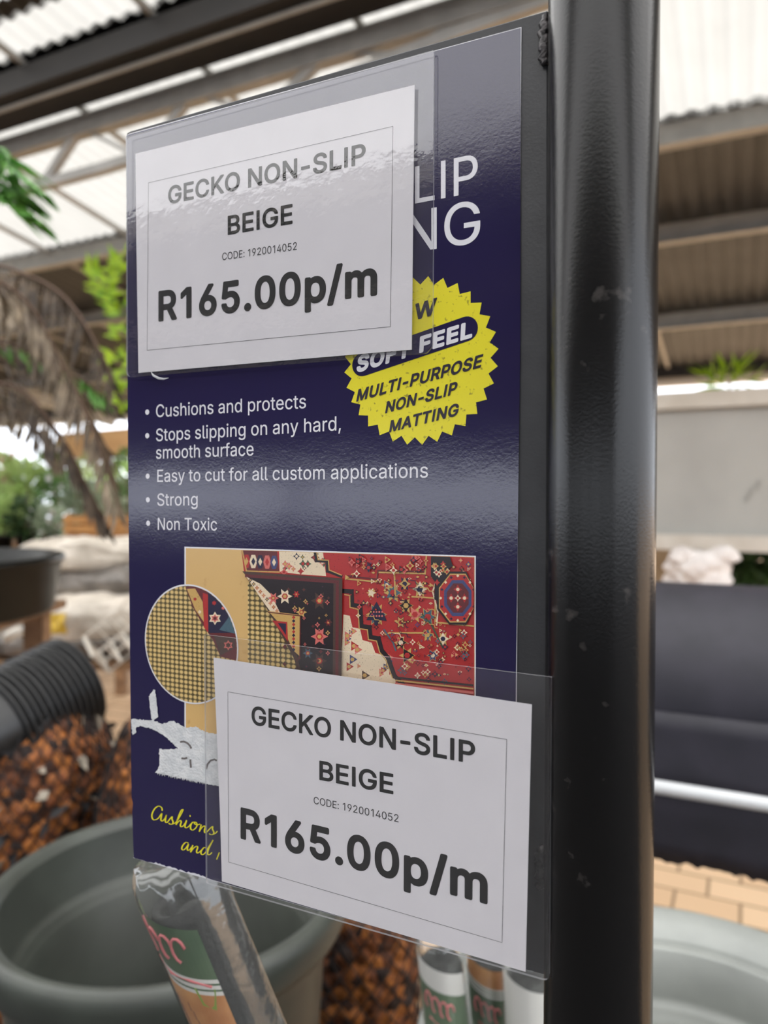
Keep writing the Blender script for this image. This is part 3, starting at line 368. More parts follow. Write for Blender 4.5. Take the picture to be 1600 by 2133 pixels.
(2,109,637,[[578,-16,583,-7,584,1,584,253,582,285,576,313,564,341,550,362,530,382,510,395,486,406,462,412,438,413,410,411,370,400,350,389,322,367,318,366,305,381,278,400,250,409,222,413,198,412,178,408,138,387,127,401,114,406,50,406,38,402,30,394,26,377,26,1,28,-11,38,-23,50,-27,118,-27,130,-21,139,-11,141,1,142,253,149,273,161,289,178,300,198,303,214,301,226,297,239,285,245,273,247,-3,251,-15,258,-22,274,-27,338,-27,350,-22,360,-11,362,1,363,257,369,277,382,293,394,300,418,303,434,302,454,293,462,282,467,269,469,249,469,1,471,-11,481,-23,494,-27,558,-27,570,-23]]),
(2,112,451,[[42,-168,54,-170,118,-170,129,-166,137,-158,141,-146,142,-9,178,-28,206,-34,262,-33,294,-23,326,-7,355,14,378,42,395,74,407,110,415,150,417,190,415,230,406,270,394,304,374,338,354,361,330,382,298,398,262,409,206,410,162,399,138,384,131,398,118,405,54,406,38,402,29,390,26,378,26,-142,30,-158],[218,74,190,80,169,94,160,106,150,125,145,142,141,166,140,190,144,234,158,269,169,282,186,296,202,301,218,303,238,301,250,297,276,278,284,266,296,234,301,190,300,166,296,142,290,126,274,99,250,80]]),
(3,32,188,[]),
(3,69,458,[[40,544,25,528,20,508,20,0,25,-20,40,-35,60,-40,376,-40,396,-34,410,-20,415,0,414,64,407,80,396,91,376,97,168,97,165,100,166,188,356,189,371,192,383,200,391,212,395,224,395,288,390,304,376,320,360,326,168,326,165,328,165,332,165,408,168,412,372,412,388,416,404,428,411,444,412,512,407,528,392,543,372,549,60,549]]),
(3,70,450,[[44,-37,60,-40,132,-39,148,-32,160,-20,165,0,166,180,348,181,368,188,380,200,386,216,386,280,382,296,372,308,360,315,348,318,168,318,165,320,165,324,165,408,168,412,372,412,388,417,404,432,409,452,408,516,401,532,388,544,368,549,56,549,36,541,25,528,20,508,20,0,22,-12,28,-24]]),
(3,76,433,[[48,547,36,541,28,533,23,524,20,512,20,0,25,-20,36,-32,56,-40,360,-40,380,-35,396,-20,401,0,400,64,393,80,380,92,364,97,168,97,165,100,165,508,163,520,152,538,132,548]]),
(3,79,573,[[268,556,212,550,172,539,132,520,92,489,64,457,36,413,15,365,4,309,0,253,4,197,15,145,34,97,64,50,92,19,124,-6,168,-29,216,-42,268,-47,316,-42,368,-28,412,-4,444,21,472,53,500,97,518,145,530,197,533,253,530,309,518,365,500,410,472,455,441,489,400,521,360,539,320,550],[268,416,288,414,312,407,328,398,344,386,359,369,371,349,381,321,388,289,390,253,388,217,382,189,372,161,360,141,344,123,324,108,308,100,292,96,268,93,244,95,223,101,204,111,191,121,176,138,161,161,152,185,146,217,143,253,146,289,152,321,161,345,175,369,188,385,208,400,244,413]]),
(3,83,486,[[262,554,222,556,190,554,158,547,122,535,94,519,66,499,43,471,25,439,14,403,12,371,18,327,33,291,59,259,90,235,126,218,170,201,278,169,298,156,304,147,305,135,302,123,292,111,282,103,258,93,222,89,194,92,173,99,162,106,150,119,137,159,126,170,115,175,30,176,14,169,5,159,-1,147,-2,135,4,95,16,63,30,38,49,15,78,-9,110,-27,146,-40,182,-47,222,-49,270,-46,310,-37,338,-26,370,-9,399,15,420,43,436,71,446,107,447,163,439,195,426,223,414,239,386,267,363,283,326,301,222,332,182,346,166,356,156,367,158,387,170,404,194,415,226,419,262,412,280,403,294,387,298,367,304,355,314,345,326,339,406,338,422,344,436,359,440,371,441,383,437,411,428,439,410,471,390,494,362,517,334,534,298,547]]),
(3,84,488,[[260,-40,275,-36,286,-28,294,-16,297,-4,297,408,300,412,420,412,440,420,452,432,457,448,457,512,454,524,440,541,420,549,32,549,16,546,0,532,-8,512,-8,448,-5,436,3,424,14,416,28,412,148,412,153,408,153,0,156,-16,168,-32,184,-39]]),
]
for _w, _c, _a, _o in GLYPH_ROWS:
    GL[('LBHX'[_w], chr(_c))] = (_a, [list(zip(q[0::2], q[1::2])) for q in _o])
WOFF = {'L': 3, 'B': 19, 'H': 27, 'X': 40}
def lettering(mb, w, text, BL, BR, TL, plane, mi=0, lift=0.0):
    """Set a line of lettering on a plane: ink runs from BL to BR, cap height towards TL (photo pixels measured on that plane)."""
    bl, br, tl = (Vector(plane.uv(*q)) for q in (BL, BR, TL))
    loops = []; x = 0
    for ch in text:
        adv, sp = GL[(w, ch)]
        loops += [[[(px + x, py) for px, py in c] for c in sp]]
        x += adv
    xs = [p[0] for g in loops for c in g for p in c]; x0, x1 = min(xs), max(xs); o = WOFF[w]
    for g in loops:
        if not g: continue
        mapped = []
        for c in sorted(g, key=lambda c: -max(p[1] for p in c) if len(g) == 1 else -(max(p[0] for p in c) - min(p[0] for p in c)) * (max(p[1] for p in c) - min(p[1] for p in c))):
            mapped.append([])
            for (px, py) in c:
                q = bl + (br - bl) * ((px - x0) / (x1 - x0)) + (tl - bl) * ((py + o) / (509 + 2 * o))
                mapped[-1].append(Vector((q.x, q.y, lift)))
        outer = []                                   # every outline with the holes that lie in it
        box = lambda lp: (min(p.x for p in lp), max(p.x for p in lp), min(p.y for p in lp), max(p.y for p in lp))
        for lp in mapped:
            b = box(lp); home = None
            for gset in outer:
                e = box(gset[0])
                if e[0] <= b[0] and b[1] <= e[1] and e[2] <= b[2] and b[3] <= e[3]: home = gset
            if home: home.append(lp)
            else: outer.append([lp])
        for gset in outer: mb.poly(gset, mi)

class Plane:
    """An upright flat surface: origin o, u to the right, v up, w out towards the viewer."""
    def __init__(s, o, u):
        s.o = Vector(o); s.u = Vector(u).normalized(); s.v = Vector((0, 0, 1)); s.w = s.u.cross(s.v)
        s.M = Matrix((s.u, s.v, s.w)).transposed().to_4x4(); s.M.translation = s.o
    def uv(s, px, py):
        r = ray(px, py); c = Vector((0, 0, CAM_H))
        t = (s.o - c).dot(s.w) / r.dot(s.w); q = c + r * t - s.o
        return (q.dot(s.u), q.dot(s.v))
    def p3(s, px, py, w=0.0):
        a, b = s.uv(px, py); return Vector((a, b, w))
    def root(s, name, label, cat, group=None):
        o = bpy.data.objects.new(name, None); COL.objects.link(o); o.matrix_world = s.M; o.empty_display_size = 0.03
        return tag(o, label, cat, group)

# ================================================================== THE SETTING
def bricks():
    m, nt, p = new_mat('brick_paving'); t = N(nt, 'ShaderNodeTexCoord'); mp = N(nt, 'ShaderNodeMapping')
    mp.inputs['Rotation'].default_value = (0, 0, math.radians(26))
    b = N(nt, 'ShaderNodeTexBrick'); b.inputs['Scale'].default_value = 1.0
    b.inputs['Brick Width'].default_value = 0.21; b.inputs['Row Height'].default_value = 0.14; b.inputs['Mortar Size'].default_value = 0.006
    b.inputs['Color1'].default_value = rgba(srgb(216, 184, 148)); b.inputs['Color2'].default_value = rgba(srgb(200, 166, 130)); b.inputs['Mortar'].default_value = rgba(srgb(140, 116, 88))
    L(nt, t.outputs['Object'], mp.inputs[0]); L(nt, mp.outputs[0], b.inputs['Vector']); L(nt, b.outputs['Color'], p.inputs['Base Color'])
    p.inputs['Roughness'].default_value = 0.85
    bp = N(nt, 'ShaderNodeBump'); bp.inputs['Strength'].default_value = 0.4; bp.inputs['Distance'].default_value = 0.004; bp.invert = True
    L(nt, b.outputs['Fac'], bp.inputs['Height']); L(nt, bp.outputs[0], p.inputs['Normal']); return m
M_brick = bricks()
M_opaque = mat('dark_corrugated_steel', srgb(78, 79, 80), 0.6, srgb(68, 69, 70), 4)
M_darksteel = mat('dark_painted_steel', srgb(34, 30, 28), 0.6, srgb(27, 24, 23), 6)
M_purlin = mat('grey_white_steel', srgb(176, 174, 170), 0.55, srgb(160, 158, 154), 8)
def sheet_mat(name, c0, c1):
    m, nt, p = new_mat(name); nt.nodes.remove(p); out = nt.nodes['Material Output']
    t = N(nt, 'ShaderNodeTexCoord'); n = N(nt, 'ShaderNodeTexNoise'); n.inputs['Scale'].default_value = 3.0; n.inputs['Detail'].default_value = 4
    L(nt, t.outputs['Object'], n.inputs['Vector'])
    r = N(nt, 'ShaderNodeValToRGB'); r.color_ramp.elements[0].color = rgba(c0); r.color_ramp.elements[1].color = rgba(c1)
    L(nt, n.outputs['Fac'], r.inputs[0])
    tr = N(nt, 'ShaderNodeBsdfTranslucent'); L(nt, r.outputs[0], tr.inputs[0])
    df = N(nt, 'ShaderNodeBsdfDiffuse'); df.inputs[0].default_value = rgba((0.6, 0.59, 0.56))
    mx = N(nt, 'ShaderNodeMixShader'); mx.inputs[0].default_value = 0.12
    L(nt, tr.outputs[0], mx.inputs[1]); L(nt, df.outputs[0], mx.inputs[2]); L(nt, mx.outputs[0], out.inputs[0]); return m
M_sheet = sheet_mat('clear_roof_sheet', (0.84, 0.83, 0.80), (0.95, 0.94, 0.90))  # strips out of view pass more light, to brighten the sign and interior
M_dimsheet = sheet_mat('dimmed_roof_sheet', (0.23, 0.222, 0.20), (0.29, 0.28, 0.255))  # same sheet with dimmed colour, so the visible strips don't blow out

M_nearfloor = mat('darkened_near_floor', srgb(64, 62, 61), 0.85, srgb(52, 51, 50), 3, 0.3, 60)  # unseen near floor, added dark to cut bounce and reflections on the sign
mb = MB(); mb.add([AB(-40, 1.0), AB(40, 1.0), AB(40, 50), AB(-40, 50)], [(3, 2, 1, 0)])
struct('floor', mb, M_brick)
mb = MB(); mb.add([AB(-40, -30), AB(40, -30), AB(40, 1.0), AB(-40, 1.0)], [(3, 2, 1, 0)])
struct('floor.001', mb, M_nearfloor)

S_ROOF = 0.15; B_EAVE = 8.74; Z_EAVE = 2.823
def RP(a, b, off=0.0): return AB(a, b, Z_EAVE + S_ROOF * (B_EAVE - abs(b)) + off)
A0, A1 = -7.0, 16.0
def roof_strip(name, b0, b1, m, pitch=0.105, amp=0.011, thick=0.0):
    mb = MB(); n = int((A1 - A0) / pitch * 6)
    k = max(1, int(abs(b1 - b0) / 1.5))
    mb.grid(lambda u, v: RP(A0 + (A1 - A0) * u, b0 + (b1 - b0) * v, amp * math.sin(2 * math.pi * (A1 - A0) * u / pitch)), n, k)
    return struct(name, mb, m, True)
for k, (b0, b1) in enumerate(((-8.9, -3.78), (-1.9, -1.2), (2.4, 2.52), (2.70, 3.0), (4.35, 8.95))):
    roof_strip('ceiling' if k == 0 else 'ceiling.%03d' % k, b0, b1, M_opaque if b1 - b0 > 0.5 else M_darksteel)
k = 1
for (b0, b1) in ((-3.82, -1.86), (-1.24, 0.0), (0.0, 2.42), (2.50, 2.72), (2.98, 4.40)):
    roof_strip('window_%d' % k, b0, b1, M_sheet if b0 < 2 else M_dimsheet); k += 1
# dark gutter box beside the lattice girder
mb = MB(); mb.beam(RP(A0, 2.84, -0.10), RP(A1, 2.84, -0.10), 0.27, 0.12); struct('trim_1', mb, M_darksteel)
mb = MB(); mb.tube([RP(A0, 2.78, -0.19), RP(A1, 2.78, -0.19)], 0.012, 8); struct('trim_2', mb, M_purlin)
# purlins: Z shaped, under the sheets
t_i = 3
for b in (-8.5, -7.1, -5.6, -3.80, -1.9, 1.4, 3.17, 4.40, 5.52, 7.15):
    mb = MB(); w = 0.09
    mb.beam(RP(A0, b, -0.085), RP(A1, b, -0.085), 0.012, 0.15)
    mb.beam(RP(A0, b + 0.03, -0.02), RP(A1, b + 0.03, -0.02), 0.07, 0.012)
    mb.beam(RP(A0, b - 0.03, -0.155), RP(A1, b - 0.03, -0.155), 0.08, 0.012)
    struct('trim_%d' % t_i, mb, M_purlin); t_i += 1
# rafters carrying the purlins
for a in (-5.0, 9.0, 13.4):
    mb = MB()
    for sgn in (1, -1): mb.beam(RP(a, 0.0, -0.24), RP(a, sgn * 8.7, -0.24), 0.07, 0.16)
    struct('trim_%d' % t_i, mb, M_purlin); t_i += 1
# thin battens under the sheets, up the slope
mb = MB()
for i in range(16):
    mb = MB(); a = 0.75 + 0.9 * i; mb.beam(RP(a, 1.4, -0.03), RP(a, 8.6, -0.03), 0.028, 0.03); struct('trim_%d' % t_i, mb, M_purlin); t_i += 1
# lattice girder under the light strip
mb = MB(); bg_ = 3.04
def GP(a, h): return RP(a, bg_, h)
mb.beam(GP(A0, -0.20), GP(A1, -0.20), 0.07, 0.10)
def low_chord(a): t = min(1.0, max(0.0, (a - 0.2) / 3.2)); return -0.24 - 0.22 * t * t * (3 - 2 * t)
ch = [A0 + 0.3 * i for i in range(int((A1 - A0) / 0.3) + 1)]
for a_, b_ in zip(ch, ch[1:]): mb.beam(GP(a_, low_chord(a_)), GP(b_, low_chord(b_)), 0.05, 0.05)
a = 0.2
while a < A1 - 0.9:
    mb.beam(GP(a, -0.22), GP(a + 0.28, low_chord(a + 0.28)), 0.04, 0.045)
    mb.tube([GP(a - 0.06, -0.22), GP(a - 0.45, low_chord(a - 0.45))], 0.011, 6)
    a += 0.8
struct('roof_truss', mb, M_purlin, label='pale steel lattice girder running under the translucent roof strip')
# eave beam and gutter
mb = MB(); mb.beam(AB(A0, 8.72, Z_EAVE - 0.04), AB(A1, 8.72, Z_EAVE - 0.04), 0.10, 0.16); struct('trim_%d' % t_i, mb, M_darksteel); t_i += 1
mb = MB(); mb.beam(AB(A0, 8.97, Z_EAVE - 0.115), AB(A1, 8.97, Z_EAVE - 0.115), 0.14, 0.12); struct('trim_%d' % t_i, mb, mat('white_gutter_paint', srgb(236, 232, 226), 0.4)); t_i += 1
# the wall behind the photographer, with an open strip of daylight in it
mb = MB(); mb.beam(AB(A0, -8.8, 2.36), AB(A1, -8.8, 2.36), 0.08, 1.10); mb.beam(AB(A0, -8.8, 0.5), AB(A1, -8.8, 0.5), 0.08, 1.0)
for a in (-6, -2, 2, 6, 10, 14): mb.beam(AB(a, -8.8, 0), AB(a, -8.8, 2.8), 0.12, 0.12)
struct('wall_back', mb, M_darksteel)
# eave posts in front
for a in (-6.5, 3.9, 13.4):
    mb = MB(); mb.beam(AB(a, 8.6, 0), AB(a, 8.6, 2.8), 0.12, 0.12); struct('trim_%d' % t_i, mb, M_purlin); t_i += 1

# ================================================================== THE SIGN STAND
POLE_C = Vector((0.0835, 0.2856, 0)); POLE_R = 0.0205
UB = Vector((0.899, -0.437, 0)).normalized()
BO = POLE_C - UB * POLE_R; BO.z = CAM_H
BRD = Plane(BO, UB)                                   # the front face of the plate

stand = BRD.root('sign_stand', 'black steel post with a flat dark plate welded to its side', 'sign stand')
mb = MB()
pc = [BRD.p3(*q) for q in ((278, 1788), (1141, 2033), (1141, 21), (271, 273), (264, 277), (262, 288))]
for z in (-0.004, 0.0): pass
n = len(pc)
vs = [Vector((p.x, p.y, 0)) for p in pc] + [Vector((p.x, p.y, -0.004)) for p in pc]
mb.add(vs, [tuple(range(n)), tuple(range(2 * n - 1, n - 1, -1))] + [(i, n + i, n + (i + 1) % n, (i + 1) % n) for i in range(n)])
plate = mb.build('plate', M_plate, stand, False, True); bevel(plate, 0.0005)
mb = MB()
z0 = -CAM_H
prof = [(0.0, 0.0), (0.075, 0.0), (0.075, 0.008), (POLE_R + 0.001, 0.012), (POLE_R, 0.03)] + [(POLE_R, 0.03 + i * 0.1) for i in range(1, 21)] + [(POLE_R, 2.1), (POLE_R - 0.003, 2.104), (0.0, 2.104)]
# local axes of the stand: x along the plate, y up, z out
RL = Matrix(((1, 0, 0), (0, 0, 1), (0, -1, 0)))
mb.lathe(prof, Vector((POLE_R, z0, 0)), 64, RL)
mb.build('post', M_post, stand, True, True)
for (cx, y0, y1, seed) in ((-0.0006, 40, 138, 1), (-0.0006, 1760, 1850, 5)):
    pts = []; rr = []; mb = MB()
    for i in range(15):
        t = i / 14; q = BRD.p3(1134, y0 + (y1 - y0) * t)
        pts.append((-0.0014 + 0.0006 * math.sin(i * 1.9 + seed), q.y, 0.0012)); rr.append(0.0016 + 0.0009 * math.sin(math.pi * t) + 0.0004 * math.sin(i * 2.7 + seed))
    mb.tube(pts, rr, 10)
    mb.build('weld', M_weld, stand, True, True)

# ================================================================== THE POSTER
poster = BRD.root('poster', 'navy printed poster for non-slip matting stuck on the dark plate', 'poster')
def Q(px, py, w): return BRD.p3(px, py, w)
def flat_px(mb, pts, w, mi=0): mb.poly([Q(x, y, w) for x, y in pts], mi)
def offset_z(z): return z
mb = MB()
pp = [Q(*q, 0.0) for q in ((280, 1786), (690, 1903), (1073, 2010), (1087, 58), (272, 279), (265, 283), (264, 292))]
n = len(pp)
vs = [Vector((p.x, p.y, 0.0001)) for p in pp] + [Vector((p.x, p.y, 0.0006)) for p in pp]
mb.add(vs, [tuple(range(n, 2 * n))] + [(i, (i + 1) % n, n + (i + 1) % n, n + i) for i in range(n)])
mb.build('paper_backing', M_pwhite, poster, False, True, label='thin white edge of the poster card')
mb = MB()
# printed navy face, worn along its lower edge
low = [(280.5, 1785)]
random.seed(3)
for i in range(1, 40):
    t = i / 40; x = 280 + 170 * t; y = 1786 + 47 * t
    low.append((x, y - random.random() * (4.5 if 0.2 < t < 0.9 else 1.0)))
low += [(690, 1902), (1071, 2008), (1076, 1400), (1085, 700), (1085.6, 60), (272, 281), (266, 284), (265, 293), (269, 1000), (276, 1660), (279, 1672), (277.5, 1690)]
flat_px(mb, low, 0.0007)
mb.build('printed_face', M_navy, poster, False, True)

# headline
mb = MB()
lettering(mb, 'L', 'LIP', (866, 425.5), (996.5, 401), (866, 348.7), BRD, 0, 0.0008)
lettering(mb, 'L', 'NG', (846, 529.5), (1001.7, 505.5), (846, 444.5), BRD, 0, 0.0008)
mb.build('headline_lettering', M_pwhite, poster, False, True)

# starburst
star = MB()
cu, cv = BRD.uv(871.5, 753)
ru = BRD.uv(1040, 753)[0] - cu
for pad, w, mi in ((0.0, 0.0008, 0),):
    pts = []
    for i in range(64):
        a = math.pi / 2 + 0.06 + 2 * math.pi * i / 64; r = ru * (1.0 if i % 2 == 0 else 0.905)
        pts.append(Vector((cu + r * math.cos(a), cv + r * math.sin(a), w)))
    star.poly(pts, 0)
def capsule(p0, p1, r, k=14):
    p0 = Vector(p0); p1 = Vector(p1); d = (p1 - p0).normalized(); nrm = Vector((-d.y, d.x)); out = []
    for i in range(k + 1):
        a = math.pi * i / k; out.append(p1 + r * (nrm * -math.cos(a) + d * math.sin(a)))
    for i in range(k + 1):
        a = math.pi * i / k; out.append(p0 + r * (nrm * math.cos(a) - d * math.sin(a)))
    return out
cap = capsule(BRD.uv(757, 760), BRD.uv(972.5, 686), BRD.uv(970, 660)[1] - BRD.uv(970, 686)[1])
star.poly([Vector((p.x, p.y, 0.0009)) for p in cap], 1)
so = star.build('starburst', [M_pyellow, M_navy], poster, False, True, label='yellow starburst with a navy oval band')
mb = MB()
lettering(mb, 'X', 'SOFT', (744, 778), (856, 744), (748, 742), BRD, 0, 0.0010)
lettering(mb, 'X', 'FEEL', (875, 737), (985, 704), (877, 702), BRD, 0, 0.0010)
mb.build('oval_lettering', M_pwhite, so, False, True)
mb = MB()
lettering(mb, 'H', 'W', (864, 669), (909, 656), (867.5, 634), BRD, 0, 0.0010)
lettering(mb, 'H', 'MULTI-PURPOSE', (744, 837.5), (1003, 766), (749, 811.5), BRD, 0, 0.0010)
lettering(mb, 'H', 'NON-SLIP', (804, 862), (951.5, 821), (808.5, 836.5), BRD, 0, 0.0010)
lettering(mb, 'H', 'MATTING', (812.4, 901.5), (955, 866), (816.5, 876), BRD, 0, 0.0010)
mb.build('starburst_lettering', M_pblack, so, False, True)

# bullet list
mb = MB()
for (t, bl, br, ch) in (('Cushions and protects', (327.4, 869.5), (639.4, 850.5), 26), ('Stops slipping on any hard,', (327.4, 919.5), (712.0, 896.5), 26),
                        ('smooth surface', (327.4, 955.9), (530.4, 949), 26), ('Easy to cut for all custom applications', (330, 1004), (893, 995.0), 25.5),
                        ('Strong', (330, 1053.6), (414, 1052.6), 25.5), ('Non Toxic', (331, 1103.5), (454.3, 1105), 25)):
    lettering(mb, 'L', t, bl, br, (bl[0], bl[1] - ch), BRD, 0, 0.0008)
for (x, y) in ((309, 858.7), (309, 907.8), (310, 992), (310.4, 1041), (311, 1089.8)):
    c = Vector(BRD.uv(x, y)); r = BRD.uv(x + 4.2, y)[0] - c.x
    mb.poly([Vector((c.x + r * math.cos(k * math.pi / 8), c.y + r * math.sin(k * math.pi / 8), 0.0008)) for k in range(16)], 0)
mb.build('bullet_lettering', M_pwhite, poster, False, True)

# the printed picture: rug on wooden floor with anti-slip mesh under its turned corner
pic = MB(); PM = [M_pwhite, M_tan, M_dots] + [RUG[k] for k in RUGK]
RI = {k: 3 + i for i, k in enumerate(RUGK)}
def pz(x, y): return (250 + x / 1.8824, 1120 + y / 1.8824)
LY = [0.0008]
def pp_(pts, k, dw=0.00003):
    LY[0] += 0.0000011; pts = [(min(x, 1391.5), max(y, 42 + (min(x, 1391.5) - 260) * 0.0309)) for x, y in pts]
    pic.poly([Q(*pz(x, y), LY[0] + 0.0) for x, y in pts], k)
pic.poly([Q(x, y, 0.0008) for x, y in ((386.5, 1138.5), (992.5, 1157.5), (992.5, 1640), (386.5, 1540))], 0)
LY[0] = 0.00084
pic.poly([Q(x, y, 0.00083) for x, y in ((389.5, 1141.5), (990, 1160), (990, 1636), (389.5, 1536))], 1)
RB = (1392, 76)
# mesh under the rug
pp_([(505, 175), (515, 170), (640, 330), (720, 540), (720, 760), (505, 720)], 2)
# red field
pp_([(480, 47), (1393, 76), (1393, 740), (720, 700), (700, 480), (600, 300), (505, 150), (490, 130)], RI['red'])
random.seed(21)
def ring(x, y, r, k, nn=8, ry=None, rot=0.0):
    ry = ry or r; pp_([(x + r * math.cos(rot + 2 * math.pi * i / nn), y + ry * math.sin(rot + 2 * math.pi * i / nn)) for i in range(nn)], k)
def flower(x, y, r, k1, k2, nn=8):
    pp_([(x + (r if i % 2 == 0 else r * 0.5) * math.cos(math.pi * i / nn), y + 1.1 * (r if i % 2 == 0 else r * 0.5) * math.sin(math.pi * i / nn)) for i in range(2 * nn)], k1)
    ring(x, y, r * 0.42, k2, 6)
def band(pts, w, k):
    for (x0, y0), (x1, y1) in zip(pts, pts[1:]):
        d = math.hypot(x1 - x0, y1 - y0) or 1; nx, ny = -(y1 - y0) / d * w / 2, (x1 - x0) / d * w / 2
        ex, ey = (x1 - x0) / d * w / 2, (y1 - y0) / d * w / 2
        pp_([(x0 + nx - ex, y0 + ny - ey), (x1 + nx + ex, y1 + ny + ey), (x1 - nx + ex, y1 - ny + ey), (x0 - nx - ex, y0 - ny - ey)], k)
# upper left border of the rug: dark squares with red and cream
pp_([(482, 48), (620, 52), (628, 130), (500, 128)], RI['maroon'])
for i in range(5):
    x = 500 + i * 27; ring(x, 92 + i, 15, RI[('red', 'cream', 'navy', 'pink', 'blue')[i]], 6, 30); ring(x, 92 + i, 8, RI[('gold', 'navy', 'cream', 'red', 'cream')[i]], 4, 16)
band([(484, 50), (500, 130), (628, 134)], 5, RI['gold'])
pp_([(628, 53), (800, 58), (812, 150), (700, 142), (630, 132)], RI['cream'])
for i in range(16): flower(640 + random.random() * 165, 62 + random.random() * 72, 9 + random.random() * 9, RI[random.choice(['red', 'green', 'navy', 'pink', 'maroon'])], RI[random.choice(['gold', 'cream', 'red'])], 4)
band([(770, 57), (775, 90), (815, 92), (818, 130), (870, 150)], 12, RI['black']); band([(776, 57), (781, 86), (821, 88), (824, 126), (872, 146)], 4, RI['gold'])
# cream corner below with its stepped black edge
pp_([(880, 300), (905, 305), (915, 350), (945, 356), (955, 400), (990, 410), (1005, 450), (1040, 460), (1075, 520), (1090, 590), (700, 560), (860, 540), (875, 420)], RI['cream'])
for i in range(20):
    x = 890 + random.random() * 180; y = 330 + (x - 880) * 0.75 + random.random() * max(10, (540 - (330 + (x - 880) * 0.75)))
    flower(x, y, 9 + random.random() * 12, RI[random.choice(['red', 'pink', 'red', 'blue', 'brown'])], RI['gold'], 3)
band([(880, 208), (912, 210), (914, 262), (946, 268), (950, 345), (982, 350), (986, 388), (1018, 394), (1030, 440), (1055, 470), (1080, 540), (1130, 590)], 17, RI['black'])
band([(885, 222), (905, 226), (906, 272), (938, 280), (942, 355), (974, 360), (978, 398), (1010, 404), (1022, 448), (1046, 478), (1072, 548)], 4, RI['gold'])
# shapes on the red field
for (x, y, r) in ((1010, 300, 34), (1075, 215, 30), (990, 215, 16), (1120, 180, 22), (1125, 265, 24), (1180, 200, 26), (1160, 300, 26), (1210, 310, 30), (1105, 330, 20), (1210, 380, 20), (1050, 185, 18), (1270, 395, 22), (1230, 460, 20), (1130, 460, 26), (1105, 410, 22)):
    k1 = random.choice(['navy', 'cream', 'blue', 'gold', 'black', 'pink', 'teal']); flower(x, y, r * 1.25, RI['gold' if k1 != 'gold' else 'navy'], RI['maroon'], 6); flower(x, y, r * 1.08, RI[k1], RI[random.choice(['red', 'gold', 'cream', 'navy'])], random.choice([3, 4, 5, 6]))
pp_([(1010, 250), (1040, 300), (1050, 325), (1020, 322), (1015, 342), (1002, 342), (1000, 322), (970, 322), (984, 295)], RI['navy'])
for i in range(10): ring(988 + (i % 5) * 11, 290 + (i // 5) * 16, 4, RI['pink'], 6)
for pts, k in (([(890, 160), (1010, 172), (1015, 135), (1200, 140), (1205, 60)], 'gold'), ([(900, 150), (1012, 162), (1016, 128), (1195, 132)], 'maroon'), ([(1040, 380), (1060, 372), (1200, 372), (1205, 395)], 'gold'), ([(1080, 130), (1084, 240)], 'gold'),
               ([(1150, 230), (1240, 236), (1240, 330), (1393, 345)], 'gold'), ([(1240, 180), (1230, 210), (1250, 290), (1245, 340)], 'cream'), ([(1040, 360), (1075, 410), (1085, 440)], 'teal'), ([(1190, 300), (1225, 340), (1270, 430)], 'green')):
    band(pts, 6, RI[k])
for i in range(260):
    x = 890 + random.random() * 490; y = 85 + random.random() * 460
    if (x - 885) * 0.9 + 255 < y: continue
    flower(x, y, 4 + random.random() * 7.5, RI[random.choice(['maroon', 'gold', 'navy', 'cream', 'pink', 'blue', 'maroon', 'black'])], RI[random.choice(['red', 'gold'])], random.choice([2, 3, 4]))
for i in range(16):
    x = 900 + random.random() * 330; y = 90 + random.random() * 300
    if (x - 885) * 0.9 + 235 < y: continue
    w_ = random.uniform(14, 34); band([(x, y), (x + w_, y + 2), (x + w_ * 1.2, y + 14), (x + w_ * 1.7, y + 15)], 3, RI[random.choice(['gold', 'cream', 'navy'])])
# dark stepped zone and octagon medallion at the right
pp_([(1225, 72), (1300, 74), (1310, 110), (1285, 130), (1290, 180), (1262, 200), (1255, 250), (1238, 240), (1240, 170), (1225, 150)], RI['black'])
for i in range(12): flower(1235 + random.random() * 60, 85 + random.random() * 120, 8 + random.random() * 6, RI[random.choice(['red', 'gold', 'blue', 'cream'])], RI['red'], 4)
def octo(x, y, rx, ry, k): ring(x, y, rx, k, 8, ry, math.pi / 8)
octo(1330, 235, 88, 112, RI['black']); octo(1330, 235, 80, 103, RI['gold']); octo(1330, 235, 76, 98, RI['red']); octo(1330, 235, 58, 76, RI['blue']); octo(1330, 235, 46, 62, RI['maroon'])
for i in range(16):
    a = 2 * math.pi * i / 16; ring(1330 + 67 * math.cos(a), 235 + 87 * math.sin(a), 6, RI['navy' if i % 2 else 'cream'], 4)
for (dx, dy) in ((0, -34), (0, 34), (-26, 0), (26, 0)): flower(1330 + dx, 235 + dy, 17, RI['red'], RI['cream'], 4)
flower(1330, 235, 13, RI['cream'], RI['red'], 4)
for i in range(10): flower(1310 + random.random() * 75, 360 + random.random() * 90, 7 + random.random() * 8, RI[random.choice(['gold', 'navy', 'cream', 'teal'])], RI['red'], 4)
for i in range(26): flower(895 + random.random() * 300, 70 + random.random() * 70, 6 + random.random() * 12, RI[random.choice(['navy', 'gold', 'black', 'pink', 'cream'])], RI['red'], random.choice([3, 4]))
for i in range(40): flower(1100 + random.random() * 280, 400 + random.random() * 160, 5 + random.random() * 10, RI[random.choice(['navy', 'gold', 'teal', 'cream', 'maroon'])], RI['red'], 4)
band([(1090, 545), (1393, 575)], 8, RI['black']); band([(1090, 556), (1393, 588)], 6, RI['gold']); band([(1090, 570), (1393, 604)], 10, RI['pink']); band([(1090, 586), (1393, 620)], 8, RI['navy'])
